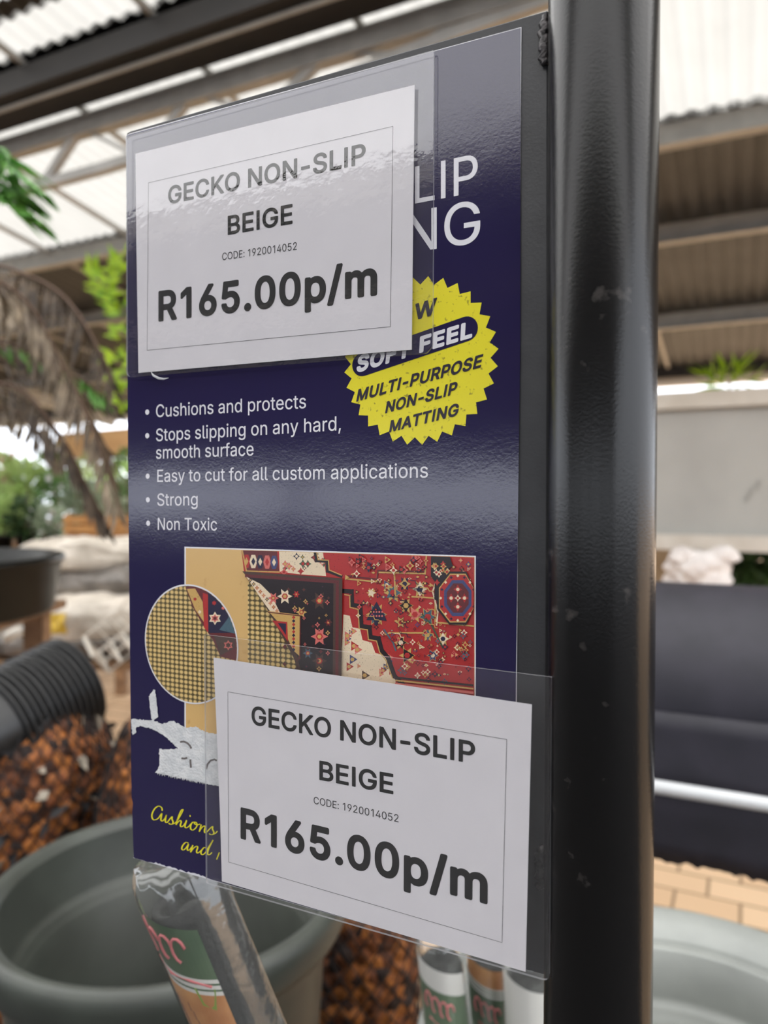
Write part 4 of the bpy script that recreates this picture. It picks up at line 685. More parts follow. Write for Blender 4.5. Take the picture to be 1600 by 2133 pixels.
# turned back corner of the rug, its darker border folded over
pp_([(488, 130), (880, 158), (876, 540), (720, 560), (690, 470), (610, 320), (560, 235), (505, 150)], RI['brown'])
pp_([(510, 150), (845, 178), (842, 545), (724, 545), (700, 450), (620, 312), (575, 235)], RI['black'])
band([(505, 148), (860, 172), (858, 545)], 12, RI['maroon'])
pp_([(505, 152), (560, 180), (600, 220), (640, 300), (600, 290), (560, 235)], RI['cream'])
for i in range(9): flower(520 + i * 13, 165 + i * 15, 9, RI[random.choice(['red', 'pink', 'navy'])], RI['gold'], 4)
for (x, y, r, k) in ((655, 228, 30, 'cream'), (790, 245, 34, 'brown'), (790, 385, 34, 'pink'), (720, 290, 22, 'gold'), (610, 235, 22, 'pink'), (790, 480, 30, 'brown'), (745, 450, 20, 'teal'), (825, 330, 16, 'maroon'), (700, 220, 14, 'red')):
    flower(x, y, r, RI[k], RI['red'], 6); ring(x, y, r * 0.25, RI['gold'], 6)
for i in range(46):
    x = 640 + random.random() * 195; y = 185 + random.random() * 350; flower(x, y, 4 + random.random() * 7, RI[random.choice(['maroon', 'brown', 'gold', 'navy', 'pink'])], RI['maroon'], 4)
pp_([(590, 285), (715, 300), (712, 460), (690, 440), (640, 340)], RI['gold'])
pp_([(606, 322), (665, 328), (668, 405), (640, 365)], RI['red']); pp_([(628, 332), (660, 334), (660, 380)], RI['navy'])
for i in range(10): ring(690, 310 + i * 14, 7, RI[('red', 'navy')[i % 2]], 4)
band([(592, 290), (716, 304), (714, 470)], 4, RI['maroon'])
po = pic.build('rug_picture', PM, poster, False, True, label='printed picture of a patterned red rug turned back on a wooden floor')
# round close-up
cir = MB()
cc = Vector(BRD.uv(398.5, 1341)); rr_ = (BRD.uv(495.5, 1341)[0] - BRD.uv(301.5, 1341)[0]) / 2
rr_v = (BRD.uv(398.5, 1217)[1] - BRD.uv(398.5, 1465)[1]) / 2
def el(f, w): return [Vector((cc.x + f * rr_ * math.cos(2 * math.pi * i / 64), cc.y + f * rr_v * math.sin(2 * math.pi * i / 64), w)) for i in range(64)]
cir.poly(el(1.0, 0.0010), 0); cir.poly(el(0.975, 0.00106), 2)
pic = cir; LY[0] = 0.00110
def inside(pts):                                      # keep the rug inside the round frame
    out = []
    for x, y in pts:
        q = Vector(BRD.uv(*pz(x, y))) - cc; f = math.hypot(q.x / rr_, q.y / rr_v)
        if f > 0.97: q = q * (0.97 / f)
        q = q + cc; out.append(Vector((q.x, q.y, LY[0])))
    return out
def ic(pts, k): LY[0] += 0.0000015; cir.poly(inside(pts), k)
def dens(pts, nn=8):
    out = []
    for (a, b), (c, d) in zip(pts, pts[1:] + pts[:1]):
        out += [(a + (c - a) * i / nn, b + (d - b) * i / nn) for i in range(nn)]
    return out
ic(dens([(262, 192), (330, 180), (400, 225), (450, 300), (470, 420), (460, 480), (400, 465), (370, 400), (330, 340), (290, 270)]), RI['maroon'])
ic(dens([(352, 210), (420, 250), (450, 330), (440, 372), (352, 372)]), RI['navy'])
ic(dens([(268, 200), (300, 198), (330, 250), (335, 330), (300, 280)]), RI['gold'])
ic(dens([(330, 215), (350, 222), (352, 372), (335, 350)], 4), RI['red'])
ic(dens([(395, 360), (440, 300), (456, 350), (458, 375)], 4), RI['teal']); ic(dens([(372, 380), (455, 390), (458, 430), (400, 460)], 5), RI['brown'])
for (x, y, r, k) in ((378, 315, 26, 'cream'), (378, 315, 17, 'pink'), (378, 315, 9, 'maroon'), (430, 420, 20, 'pink'), (430, 420, 12, 'brown'), (300, 240, 8, 'red'), (318, 290, 8, 'cream'), (375, 255, 10, 'red'), (410, 275, 8, 'pink')):
    ic([(x + (r if i % 2 else r * 0.6) * math.cos(i * math.pi / 6), y + (r if i % 2 else r * 0.6) * math.sin(i * math.pi / 6)) for i in range(12)], RI[k])
cir.build('close_up', PM, po, False, True, label='round close-up of beige woven mesh under a rug edge')

# torn white patch where a sticker was pulled off
tz = lambda x, y: (250 + x / 3.5556, 1400 + y / 3.5556)
random.seed(8)
def ragged(pts, amp, step=9):
    out = []
    for (a, b), (c, d) in zip(pts, pts[1:] + pts[:1]):
        k = max(1, int(math.hypot(c - a, d - b) / step))
        for i in range(k):
            t = i / k; out.append((a + (c - a) * t + random.uniform(-amp, amp), b + (d - b) * t + random.uniform(-amp, amp)))
    return out
mb = MB()
mb.poly([Q(*tz(*q), 0.0012) for q in ragged([(93, 342), (160, 347), (260, 352), (330, 378), (400, 355), (450, 380), (490, 405), (570, 402), (650, 440), (722, 455), (800, 470), (800, 850), (730, 838), (640, 817), (500, 787), (380, 762), (275, 742), (300, 690), (306, 620), (300, 566), (440, 560), (400, 520), (330, 457), (250, 417), (160, 392), (130, 402), (128, 450), (108, 462), (97, 420)], 5)])
mb.poly([Q(*tz(*q), 0.0012) for q in ragged([(262, 122), (226, 175), (236, 270), (245, 340), (262, 355), (295, 325), (285, 240), (272, 130)], 2.5)])
# torn fibres
for i in range(70):
    x = random.uniform(285, 640); y = 742 + (x - 275) * 0.21; a = random.uniform(0.3, 2.2)
    ln = random.uniform(14, 34); mb.poly([Q(*tz(*q), 0.00125) for q in ((x - 4, y - 12), (x + 4, y - 12), (x + ln * math.cos(a) * 0.6, y + ln * math.sin(a) * 0.45))])
to = mb.build('torn_patch', M_torn, poster, False, True, label='white torn paper patch')
mb = MB()
def stroke(pts, w, lift, plane=BRD, mp=tz, mb_=None):
    mb_ = mb_ or mb
    pts = [Vector(p) for p in pts]; out_l, out_r = [], []
    for i, p in enumerate(pts):
        d = (pts[min(i + 1, len(pts) - 1)] - pts[max(i - 1, 0)]); d = d.normalized() if d.length else Vector((1, 0)); nn = Vector((-d.y, d.x))
        ww = w[i] if isinstance(w, list) else w
        out_l.append(p + nn * ww / 2); out_r.append(p - nn * ww / 2)
    k = len(pts)
    vs = [plane.p3(*mp(q.x, q.y), lift) for q in out_l + out_r]
    fs = []
    for i in range(k - 1):
        f = (i, i + 1, k + i + 1, k + i); a, b, c = vs[f[0]], vs[f[1]], vs[f[2]]
        fs.append(f if (b - a).cross(c - a).z > 0 else f[::-1])
    mb_.add(vs, fs)
for pts in ([(458, 512), (485, 508), (512, 520), (530, 538), (542, 560)], [(468, 632), (490, 634), (512, 628)], [(534, 640), (535, 670), (539, 702)], [(650, 712), (662, 675), (685, 648), (712, 640), (730, 650)]):
    stroke(pts, 14, 0.00135)
mb.build('print_remains', M_tornmark, to, False, True)

# yellow script, drawn stroke by stroke
def spline(pts, k=7):
    pts = [Vector(p) for p in pts]; out = []
    for i in range(len(pts) - 1):
        p0, p1, p2, p3 = pts[max(i - 1, 0)], pts[i], pts[i + 1], pts[min(i + 2, len(pts) - 1)]
        for j in range(k):
            t = j / k
            out.append(0.5 * ((2 * p1) + (p2 - p0) * t + (2 * p0 - 5 * p1 + 4 * p2 - p3) * t * t + (3 * p1 - p0 - 3 * p2 + p3) * t ** 3))
    out.append(pts[-1]); return out
mb = MB()
SCRIPT = ([(322, 1022), (318, 1000), (296, 988), (268, 1005), (248, 1042), (246, 1070), (258, 1088), (280, 1086), (298, 1072)],
          [(298, 1072), (318, 1042), (314, 1068), (312, 1090), (324, 1098), (342, 1078), (352, 1054), (346, 1082), (346, 1104), (358, 1108), (374, 1088)],
          [(374, 1088), (394, 1066), (394, 1084), (402, 1104), (396, 1120), (378, 1120), (370, 1112)],
          [(396, 1120), (420, 1110), (446, 1074), (470, 1030), (476, 1014), (464, 1018), (448, 1050), (432, 1096), (424, 1126)],
          [(424, 1126), (440, 1104), (456, 1094), (462, 1106), (456, 1128), (462, 1140), (478, 1132), (496, 1106)],
          [(502, 1092), (494, 1118), (490, 1140), (500, 1148), (518, 1138), (534, 1118)],
          [(568, 1106), (546, 1108), (532, 1134), (534, 1158), (550, 1164), (572, 1146), (580, 1122), (568, 1106), (560, 1116), (580, 1126), (602, 1120)],
          [(610, 1124), (604, 1150), (596, 1176), (612, 1150), (632, 1134), (640, 1144), (634, 1168), (638, 1184), (652, 1178), (672, 1156)],
          [(672, 1156), (694, 1138), (694, 1158), (704, 1180), (698, 1196), (680, 1198), (670, 1190)],
          [(698, 1196), (716, 1188), (730, 1172)],
          # and
          [(516, 1262), (496, 1256), (474, 1278), (466, 1302), (478, 1312), (498, 1296), (516, 1268), (508, 1296), (510, 1314), (524, 1310), (540, 1290)],
          [(548, 1276), (540, 1302), (532, 1328), (552, 1300), (576, 1284), (584, 1294), (576, 1320), (582, 1334), (598, 1326), (614, 1310)],
          [(652, 1300), (632, 1294), (614, 1314), (608, 1336), (620, 1346), (640, 1332), (664, 1292), (690, 1252), (698, 1238)],
          [(698, 1238), (676, 1280), (660, 1318), (658, 1342), (672, 1346), (690, 1330)],
          [(724, 1382), (736, 1352), (744, 1330)])
for s_ in SCRIPT:
    c = spline(s_)
    w_ = []
    for i, p in enumerate(c):
        d = c[min(i + 1, len(c) - 1)] - c[max(i - 1, 0)]; down = abs(d.y) / (d.length or 1)
        w_.append(4.5 + 6.0 * down * (1 if d.y > 0 else 0.7))
    stroke(c, w_, 0.0009)
c = Vector(BRD.uv(*tz(528, 1060))); mb.poly([Vector((c.x + 0.0004 * math.cos(i * math.pi / 6), c.y + 0.0005 * math.sin(i * math.pi / 6), 0.0009)) for i in range(12)])
mb.build('script_lettering', M_pscript, poster, False, True)

# ================================================================== THE TWO PRICE CARDS
def price_card(plane, label, paper, pouch, border, texts, w0, notch=None):
    r = plane.root('price_card', label, 'price card', 'laminated price cards on the sign')
    def solid(pts, z0, z1, name, m, parent, **k):
        mb = MB(); v = [plane.p3(x, y) for x, y in pts]; n = len(v)
        if sum(v[i].x * v[(i + 1) % n].y - v[(i + 1) % n].x * v[i].y for i in range(n)) < 0: v.reverse()
        mb.add([Vector((p.x, p.y, z1)) for p in v] + [Vector((p.x, p.y, z0)) for p in v], [tuple(range(n)), tuple(range(2 * n - 1, n - 1, -1))] + [(i, n + i, n + (i + 1) % n, (i + 1) % n) for i in range(n)])
        return mb.build(name, m, parent, False, True, **k)
    ps = solid(paper, w0 + 0.0002, w0 + 0.0005, 'paper_insert', M_paper, r, label='white printed card')
    mb = MB()
    for (wt, t, bl, br, tl, mi) in texts: lettering(mb, wt, t, bl, br, tl, plane, mi, w0 + 0.0006)
    mb.build('card_lettering', [M_ink, M_thinink], ps, False, True)
    mb = MB()
    for a, b in zip(border, border[1:] + border[:1]):
        p, q = plane.p3(*a, w0 + 0.0006), plane.p3(*b, w0 + 0.0006); d = (q - p).normalized(); nn = Vector((-d.y, d.x, 0)) * 0.00011
        mb.add([p - nn, q - nn, q + nn, p + nn], [(0, 1, 2, 3)])
    mb.build('border_line', M_line, ps, False, True)
    # clear pouch: front film only where it stands proud, sealed to the back film round the rim
    mb = MB(); v = [plane.p3(x, y, w0 + 0.0011) for x, y in pouch]; mb.poly(v)
    mb.build('laminate_pouch', M_pouch, r, False, True, label='clear plastic film')
    mb = MB(); n = len(v)
    if sum(v[i].x * v[(i + 1) % n].y - v[(i + 1) % n].x * v[i].y for i in range(n)) < 0: v.reverse()
    vs = [p.copy() for p in v] + [Vector((p.x, p.y, w0)) for p in v]
    mb.add(vs, [(i, n + i, n + (i + 1) % n, (i + 1) % n) for i in range(n)])
    mb.build('pouch_rim', M_pouch_edge, r, False, True, label='milky cut edge of the film')
    return r
def rnd(poly, r, k=5):
    """Round the corners of a pixel polygon."""
    out = []; n = len(poly)
    for i in range(n):
        p = Vector(poly[i]); a = Vector(poly[i - 1]); b = Vector(poly[(i + 1) % n]); rr = r[i] if isinstance(r, (list, tuple)) else r
        if rr <= 0: out.append(tuple(p)); continue
        u = (a - p).normalized() * rr; w = (b - p).normalized() * rr
        for j in range(k + 1):
            t = j / k; out.append(tuple((1 - t) ** 2 * (p + u) + 2 * t * (1 - t) * p + t * t * (p + w)))
    return out
CP1 = Plane(BO + BRD.w * 0.0022, UB)
CARD = price_card(CP1, 'white price card taped over the upper half of the navy poster',
    [(283.5, 321), (285.5, 500), (289.8, 777), (858.5, 728.7), (861.5, 450), (864.7, 178)],
    rnd([(266, 287), (266, 787), (890, 737), (903, 722), (906, 107)], [6, 14, 4, 4, 3]),
    [(311, 381.6), (308.2, 730), (814.5, 681), (820, 264.3)],
    [('B', 'GECKO NON-SLIP', (352, 427), (763, 342), (352, 389.5), 0), ('B', 'BEIGE', (476, 490.5), (611, 467), (476, 450.7), 0),
     ('L', 'CODE: 1920014052', (464.4, 543), (620, 521), (464.4, 527.7), 1), ('H', 'R165.00p/m', (331.7, 671), (787, 616), (331.7, 607), 0)], 0.0)
mb = MB(); mb.tube([CP1.p3(x, y, z) for x, y, z in ((318, 776, 0.0012), (324, 783, 0.0016), (336, 789, 0.002), (347, 790.5, 0.002), (356, 788, 0.0016))], [0.0002, 0.0006, 0.0007, 0.0005, 0.0001], 8, flat=0.4)
mb.build('peeled_film', M_pouch_edge, CARD, True, True)
tilt = math.radians(3.6)
u2 = (Matrix.Rotation(-tilt, 3, 'Z') @ UB)
o2 = BO + UB * BRD.uv(430, 1600)[0] + BRD.w * 0.0024
CP2 = Plane(Vector((o2.x, o2.y, CAM_H)), u2)
price_card(CP2, 'white price card at the foot of the navy poster, reaching over the black post',
    [(446.4, 1369.7), (454, 1550), (460, 1700), (463.7, 1835), (780, 1928), (1095.7, 2022.7), (1102, 1750), (1108.8, 1467), (780, 1418)],
    rnd([(428, 1321), (432, 1838), (660, 1903), (1146, 2042), (1150.5, 1409.5)], [3, 6, 0, 16, 2]),
    [(476.4, 1440.5), (477.8, 1794.4), (1047, 1961.8), (1056.8, 1539.4)],
    [('B', 'GECKO NON-SLIP', (525.6, 1508.5), (991, 1591), (525.6, 1469), 0), ('B', 'BEIGE', (666.8, 1623.5), (821, 1654), (666.8, 1583), 0),
     ('L', 'CODE: 1920014052', (655, 1673), (831.8, 1712), (655, 1658), 1), ('H', 'R165.00p/m', (502.7, 1746), (1017, 1883), (502.7, 1680), 0)], 0.0)

# ================================================================== POTS
M_pot = mat('dark_grey_green_plastic', srgb(62, 66, 60), 0.42, srgb(54, 57, 52), 12, 0.05, 400)
M_brightpot = mat('brightened_grey_green_plastic', srgb(150, 153, 148), 0.4, srgb(134, 137, 133), 9, 0.05, 300)  # lighter than the other pot, standing in for stronger roof light
M_blackpl = mat('black_plastic', srgb(12, 14, 13), 0.28, srgb(16, 19, 17), 15, spec=0.2)
M_greyblack = mat('dusty_black_plastic', srgb(36, 36, 36), 0.36, srgb(26, 26, 26), 30)
M_darksoil = mat('dark_soil', srgb(26, 23, 22), 0.95, srgb(44, 36, 30), 60, 0.8, 60)

def big_pot(name, label, c, R, H, m, lip=0.0):
    t = thing(name, label, 'pot', (c[0], c[1], 0))
    mb = MB()
    mb.lathe([(0.0, 0.004), (R * 0.60, 0.004), (R * 0.62, 0.0), (R * 0.66, 0.02), (R * 0.86, H - 0.10), (R * 0.885, H - 0.066), (R * 0.90, H - 0.058)], c, 96)
    mb.build('body', m, t)
    mb = MB()
    mb.lathe([(R * 0.90, H - 0.058), (R * 0.965, H - 0.056), (R * 0.985, H - 0.046), (R, H - 0.022), (R, H - 0.010), (R - 0.006, H - 0.002), (R - 0.014, H), (R - 0.022 - lip * 0.8, H - 0.003 - lip * 0.10), (R - 0.030 - lip, H - 0.012 - lip * 0.25)], c, 128)
    mb.build('rim', m, t)
    mb = MB()
    r2 = R - 0.030 - lip; hh = H; H = H - lip * 0.25
    mb.lathe([(r2, H - 0.012)] + ([(r2 - 0.004, H - 0.022), (r2 - 0.010, H - 0.022), (r2 - 0.012, H - 0.014), (r2 - 0.020, H - 0.016)] if lip else []) + [ (r2 - 0.012, H - 0.085), (r2 - 0.016, H - 0.092), (r2 - 0.021, H - 0.094), (r2 - 0.024, H - 0.098), (r2 - 0.028, H - 0.106), (r2 - 0.033, H - 0.110), (R * 0.64, 0.05), (R * 0.60, 0.03), (0, 0.03)], c, 128)
    mb.build('inner_wall', m, t)
    return t
big_pot('planter_pot', 'large empty dark grey-green plastic pot standing open below the sign', (-0.307, 1.058, 0), 0.257, 0.85, M_pot)
big_pot('planter_pot', 'pale grey-green pot beside the black post with rolls standing in it', (0.334, 0.79, 0), 0.30, 0.80, M_brightpot, 0.03)

# ================================================================== WRAPPED ROLLS
M_mat_core = mat('dark_rolled_mat', srgb(36, 37, 35), 0.7, srgb(28, 29, 28), 40, 0.4, 300)
M_lgreen = mat('label_green', srgb(84, 104, 76), 0.4, srgb(64, 86, 62), 20)
M_lwhite = mat('label_white', srgb(206, 204, 198), 0.45)
M_lpink = mat('label_pink_print', srgb(206, 116, 118), 0.45)
M_lphoto = mat('label_orange_photo', srgb(202, 150, 96), 0.45, srgb(170, 112, 66), 30)
M_lbrown = mat('label_brown_print', srgb(112, 66, 52), 0.5)
M_lleaf = mat('label_leaf_print', srgb(120, 150, 60), 0.5)
def wrapped_roll(label, top, foot, r, phase, bands, arc=2.3):
    """A rolled mat in a clear sleeve: top and foot are the ends of its axis."""
    top = Vector(top); foot = Vector(foot); d = (top - foot); ln = d.length; d.normalize()
    # local frame: z along the roll, x towards the viewer
    toc = Vector((0, 0, CAM_H)) - top; x = (toc - d * toc.dot(d)).normalized(); y = d.cross(x)
    R = Matrix((x, y, d)).transposed()
    t = thing('wrapped_roll', label, 'wrapped roll', foot, 'clear wrapped rolls of matting')
    def at(a, s, rr): return foot + R @ Vector((rr * math.cos(a), rr * math.sin(a), s))
    mb = MB(); mb.lathe([(0.0, 0.02), (r * 0.93, 0.02), (r * 0.93, ln - 0.03), (r * 0.8, ln - 0.022), (r * 0.55, ln - 0.026), (r * 0.5, ln - 0.034), (r * 0.25, ln - 0.03), (0, ln - 0.035)], foot, 40, R)
    mb.build('rolled_mat', M_mat_core, t)
    mb = MB()
    mb.lathe([(r * 0.2, 0.004), (r, 0.006), (r, 0.03), (r, ln - 0.04), (r * 1.02, ln - 0.02), (r * 0.98, ln - 0.004), (r * 0.8, ln + 0.006), (r * 0.45, ln + 0.004), (r * 0.1, ln - 0.002)], foot, 48, R, wob=lambda a, z: 1 + 0.012 * math.sin(5 * a + z * 40) + (0.04 * math.sin(9 * a) if z > ln - 0.03 else 0))
    mb.build('clear_sleeve', M_sleeve, t)
    # printed label round part of the roll
    keys = {'g': 0, 'w': 1, 'o': 2}
    mb = MB(); nu = 18
    s0 = ln - 0.022
    for (kind, h) in bands:
        s1 = s0 - h
        for i in range(nu):
            a0 = phase - arc / 2 + arc * i / nu; a1 = phase - arc / 2 + arc * (i + 1) / nu; sag = 0.012
            f = lambda a: sag * ((a - phase) / (arc / 2))
            mb.add([at(a0, s0 - f(a0), r * 0.955), at(a1, s0 - f(a1), r * 0.955), at(a1, s1 - f(a1), r * 0.955), at(a0, s1 - f(a0), r * 0.955)], [(3, 2, 1, 0)], keys[kind])
        s0 = s1
    lb = mb.build('label_strip', [M_lgreen, M_lwhite, M_lphoto], t, True, label='green printed paper label')
    # lettering squiggles, leaf and timber rungs of the label
    s0 = ln - 0.022; pk = MB(); br = MB(); lf = MB()
    sq = lambda mbx, pts, rad: mbx.tube([at(phase + a, s, r * 0.96) for a, s in pts], rad, 5)
    for (kind, h) in bands:
        if kind == 'g' and h > 0.03:
            c = s0 - min(0.014, h * 0.4)
            for q in (-0.5, -0.15, 0.2, 0.5):
                sq(pk, [(q - 0.2 + 0.16 * math.cos(w), c - 0.006 * q * 2 + 0.008 * math.sin(w)) for w in [i * 0.55 for i in range(9)]], 0.0010)
            sq(pk, [(-0.7, c - 0.012), (-0.2, c - 0.02), (0.3, c - 0.026), (0.7, c - 0.034)], 0.0009)
        if kind == 'o' and h > 0.03:
            for i in range(6):
                c = s0 - h * (0.12 + 0.14 * i); q = -0.25 + 0.10 * math.sin(i * 0.6)
                pts = [(q - 0.22, c), (q + 0.22, c - 0.004), (q + 0.22, c - 0.010), (q - 0.22, c - 0.006)]
                br.add([at(phase + a, s, r * 0.962) for a, s in pts], [(3, 2, 1, 0)])
            lf.add([at(phase + a, s, r * 0.962) for a, s in ((0.3, s0), (0.75, s0 - 0.006), (0.6, s0 - 0.018), (0.35, s0 - 0.012))], [(3, 2, 1, 0)])
        s0 -= h
    if pk.v: pk.build('label_script', M_lpink, lb)
    if br.v: br.build('timber_print', M_lbrown, lb)
    if lf.v: lf.build('leaf_print', M_lleaf, lb)
    return t
stripes = [('w', 0.0026), ('g', 0.0014), ('w', 0.0026), ('g', 0.0014), ('w', 0.0026)]
full = [('g', 0.033)] + stripes + [('o', 0.043)] + stripes + [('g', 0.036)] + stripes + [('o', 0.06), ('w', 0.1)]
tp = P(357, 1797, 0.455); dr = (P(497, 2133, 0.46) - tp); ft = tp + dr * (tp.z / -dr.z)
ft.z = 0.0; wrapped_roll('leaning clear wrapped roll with a label of timber edging, just under the poster corner', tp, ft, 0.0265, -0.92, full, 1.75)
plain = [('w', 0.022), ('g', 0.16), ('w', 0.02), ('g', 0.2)]
tp = P(912, 1950, 0.74); wrapped_roll('upright green labelled roll in the pale pot, nearest to the bark bag', tp, (tp.x + 0.10, tp.y, 0.045), 0.0235, -0.1, plain, 2.6)
tp = P(1008, 1952, 0.77); wrapped_roll('green labelled roll standing between two others in the pale pot', tp, (tp.x + 0.07, tp.y + 0.03, 0.045), 0.0215, 0.1, [('o', 0.02)] + stripes + [('g', 0.30)], 2.6)
tp = P(1093, 1985, 0.72); wrapped_roll('white topped roll in the pale pot, hard against the black post', tp, (tp.x + 0.05, tp.y, 0.045), 0.0235, 0.0, [('w', 0.085), ('g', 0.3)], 2.6)

# ================================================================== NETTED BARK BAGS
def bark_mat():
    m, nt, p = new_mat('bark_chips'); t = N(nt, 'ShaderNodeTexCoord'); v = N(nt, 'ShaderNodeTexVoronoi'); v.inputs['Scale'].default_value = 46; v.inputs['Randomness'].default_value = 1
    L(nt, t.outputs['Object'], v.inputs['Vector']); r = N(nt, 'ShaderNodeValToRGB')
    s = N(nt, 'ShaderNodeSeparateColor'); L(nt, v.outputs['Color'], s.inputs[0]); L(nt, s.outputs[0], r.inputs[0])
    e = r.color_ramp.elements; e[0].position = 0.15; e[0].color = rgba(srgb(46, 29, 22)); e[1].position = 0.9; e[1].color = rgba(srgb(176, 108, 50))
    k = r.color_ramp.elements.new(0.5); k.color = rgba(srgb(118, 66, 34))
    L(nt, r.outputs[0], p.inputs['Base Color']); p.inputs['Roughness'].default_value = 0.7
    b = N(nt, 'ShaderNodeBump'); b.inputs['Strength'].default_value = 0.9; b.inputs['Distance'].default_value = 0.012; b.invert = True
    L(nt, v.outputs['Distance'], b.inputs['Height']); L(nt, b.outputs[0], p.inputs['Normal']); return m
M_bark = bark_mat(); M_net = mat('black_netting', srgb(26, 24, 26), 0.6)
M_dryleaf = mat('pale_dry_leaf', srgb(176, 166, 150), 0.7, srgb(120, 108, 92), 30)
def bark_bag(label, c, r, H, seed, gathered=False):
    t = thing('bark_bag', label, 'netted bag', c, 'netted bags of bark')
    c = Vector(c)
    def prof(z):
        u = z / H; return r * (min(1.0, (u + 0.02) * 9) ** 0.5) * (1 - max(0, u - 0.72) ** 2 * 6.0) * (1 + 0.05 * math.sin(u * 9 + seed))
    def surf(a, z, lump=1.0, out=0.0):
        rr = prof(z) * (1 + 0.05 * math.sin(2 * a + seed)); p = Vector((rr * math.cos(a), rr * math.sin(a), z))
        dd = noise.voronoi((p + Vector((seed, 0, 0))) * 30)[0][0]
        q = rr + out + lump * 0.018 * (0.45 - dd); return c + Vector((q * math.cos(a), q * math.sin(a), z))
    mb = MB(); mb.grid(lambda u, v: surf(2 * math.pi * u, 0.004 + (H - 0.004) * v), 110, int(H * 130))
    k = len(mb.v); w = 111; top = [i for i in range(k - w, k)]; mb.v.append(tuple(c + Vector((0, 0, H - 0.005))))
    for i in range(110): mb.f.append((top[i], top[i + 1], k)); mb.m.append(0)
    mb.build('bark_filling', M_bark, t)
    mb = MB(); nd = max(16, int(2 * math.pi * r / 0.034)); steps = int(H / 0.014)
    for sgn in (1, -1):
        for i in range(nd):
            a0 = 2 * math.pi * i / nd
            mb.tube([surf(a0 + sgn * (z / 0.052) * (2 * math.pi / nd), z, 0.25, 0.0065) for z in [0.01 + (H * 0.985 - 0.01) * j / steps for j in range(steps + 1)]], 0.0018, 3, cap=False)
    mb.build('netting', M_net, t)
    if gathered:
        random.seed(seed); mb = MB(); lf = MB()
        for i in range(170):
            a = random.uniform(0, 6.28); z = H * random.uniform(0.62, 1.02); p = surf(a, min(z, H * 0.99), 0, 0.01)
            d = Vector((random.uniform(-1, 1), random.uniform(-1, 1), random.uniform(-0.8, 0.8))).normalized() * random.uniform(0.03, 0.07)
            n_ = Vector((random.uniform(-1, 1), random.uniform(-1, 1), random.uniform(-1, 1))).cross(d).normalized() * random.uniform(0.006, 0.014)
            (mb if random.random() < 0.66 else lf).add([p - d * 0.5, p - d * 0.1 + n_, p + d * 0.5, p - d * 0.1 - n_], [(0, 1, 2, 3)])
        mb.build('bunched_net', M_net, t, False); lf.build('dry_leaves', M_dryleaf, t, False)
    return t
bark_bag('netted bag of orange bark chips standing behind the leaning roll', (-0.05, 1.40, 0), 0.105, 0.80, 2)
bark_bag('bag of orange bark under the stacked black pots, with bunched net and dry leaves', (-0.86, 1.78, 0), 0.21, 0.92, 5, True)
bark_bag('netted bag of bark between the open pot and the edge of the poster', (-0.50, 1.68, 0), 0.15, 0.90, 9)
M_terra = mat('dark_terracotta', srgb(112, 66, 48), 0.7, srgb(92, 54, 40), 12)
t = thing('terracotta_pot', 'dark terracotta pot half hidden between the open pot and a bark bag', 'pot', (-0.19, 1.98, 0))
mb = MB(); mb.lathe([(0, 0), (0.13, 0), (0.19, 0.52), (0.185, 0.525), (0.17, 0.50), (0.12, 0.03), (0, 0.03)], (-0.19, 1.98, 0), 48); mb.build('body', M_terra, t)
mb = MB(); mb.lathe([(0.19, 0.50), (0.205, 0.505), (0.207, 0.55), (0.20, 0.556), (0.182, 0.55), (0.18, 0.50)], (-0.19, 1.98, 0), 48); mb.build('rim', M_terra, t)

# ================================================================== STACK OF NESTED NURSERY POTS, lying on the bark bags
axis = Vector((-0.50, -0.82, -0.27)).normalized()
xx = axis.cross(Vector((0, 0, 1))).normalized(); yy = xx.cross(axis)
RN = Matrix((xx, yy, axis)).transposed()
def nursery_pot():
    t = thing('nursery_pot', 'ribbed black nursery pot nested in a lying stack on the bark bags', 'nursery pot', (0, 0, 0), 'nested black pots lying on the bark')
    mb = MB(); r = 0.118
    mb.lathe([(0.0, 0.20), (0.080, 0.20), (0.085, 0.195), (r - 0.006, 0.008)], (0, 0, 0), 48, RN); b = mb.build('body', M_greyblack, t)
    mb = MB(); mb.lathe([(r - 0.006, 0.008), (r + 0.006, 0.0075), (r + 0.008, 0.004), (r + 0.007, 0.0), (r - 0.003, 0.0), (r - 0.006, 0.004)], (0, 0, 0), 48, RN); mb.build('rim', M_greyblack, t)
    return t
base = P(150, 1425, 1.86)
first = nursery_pot(); first.location = base
for i in range(1, 13):
    c = dup(first); c.location = base + axis * (0.0165 * i) + Vector((0, 0, 0.0015 * math.sin(i * 2.1)))

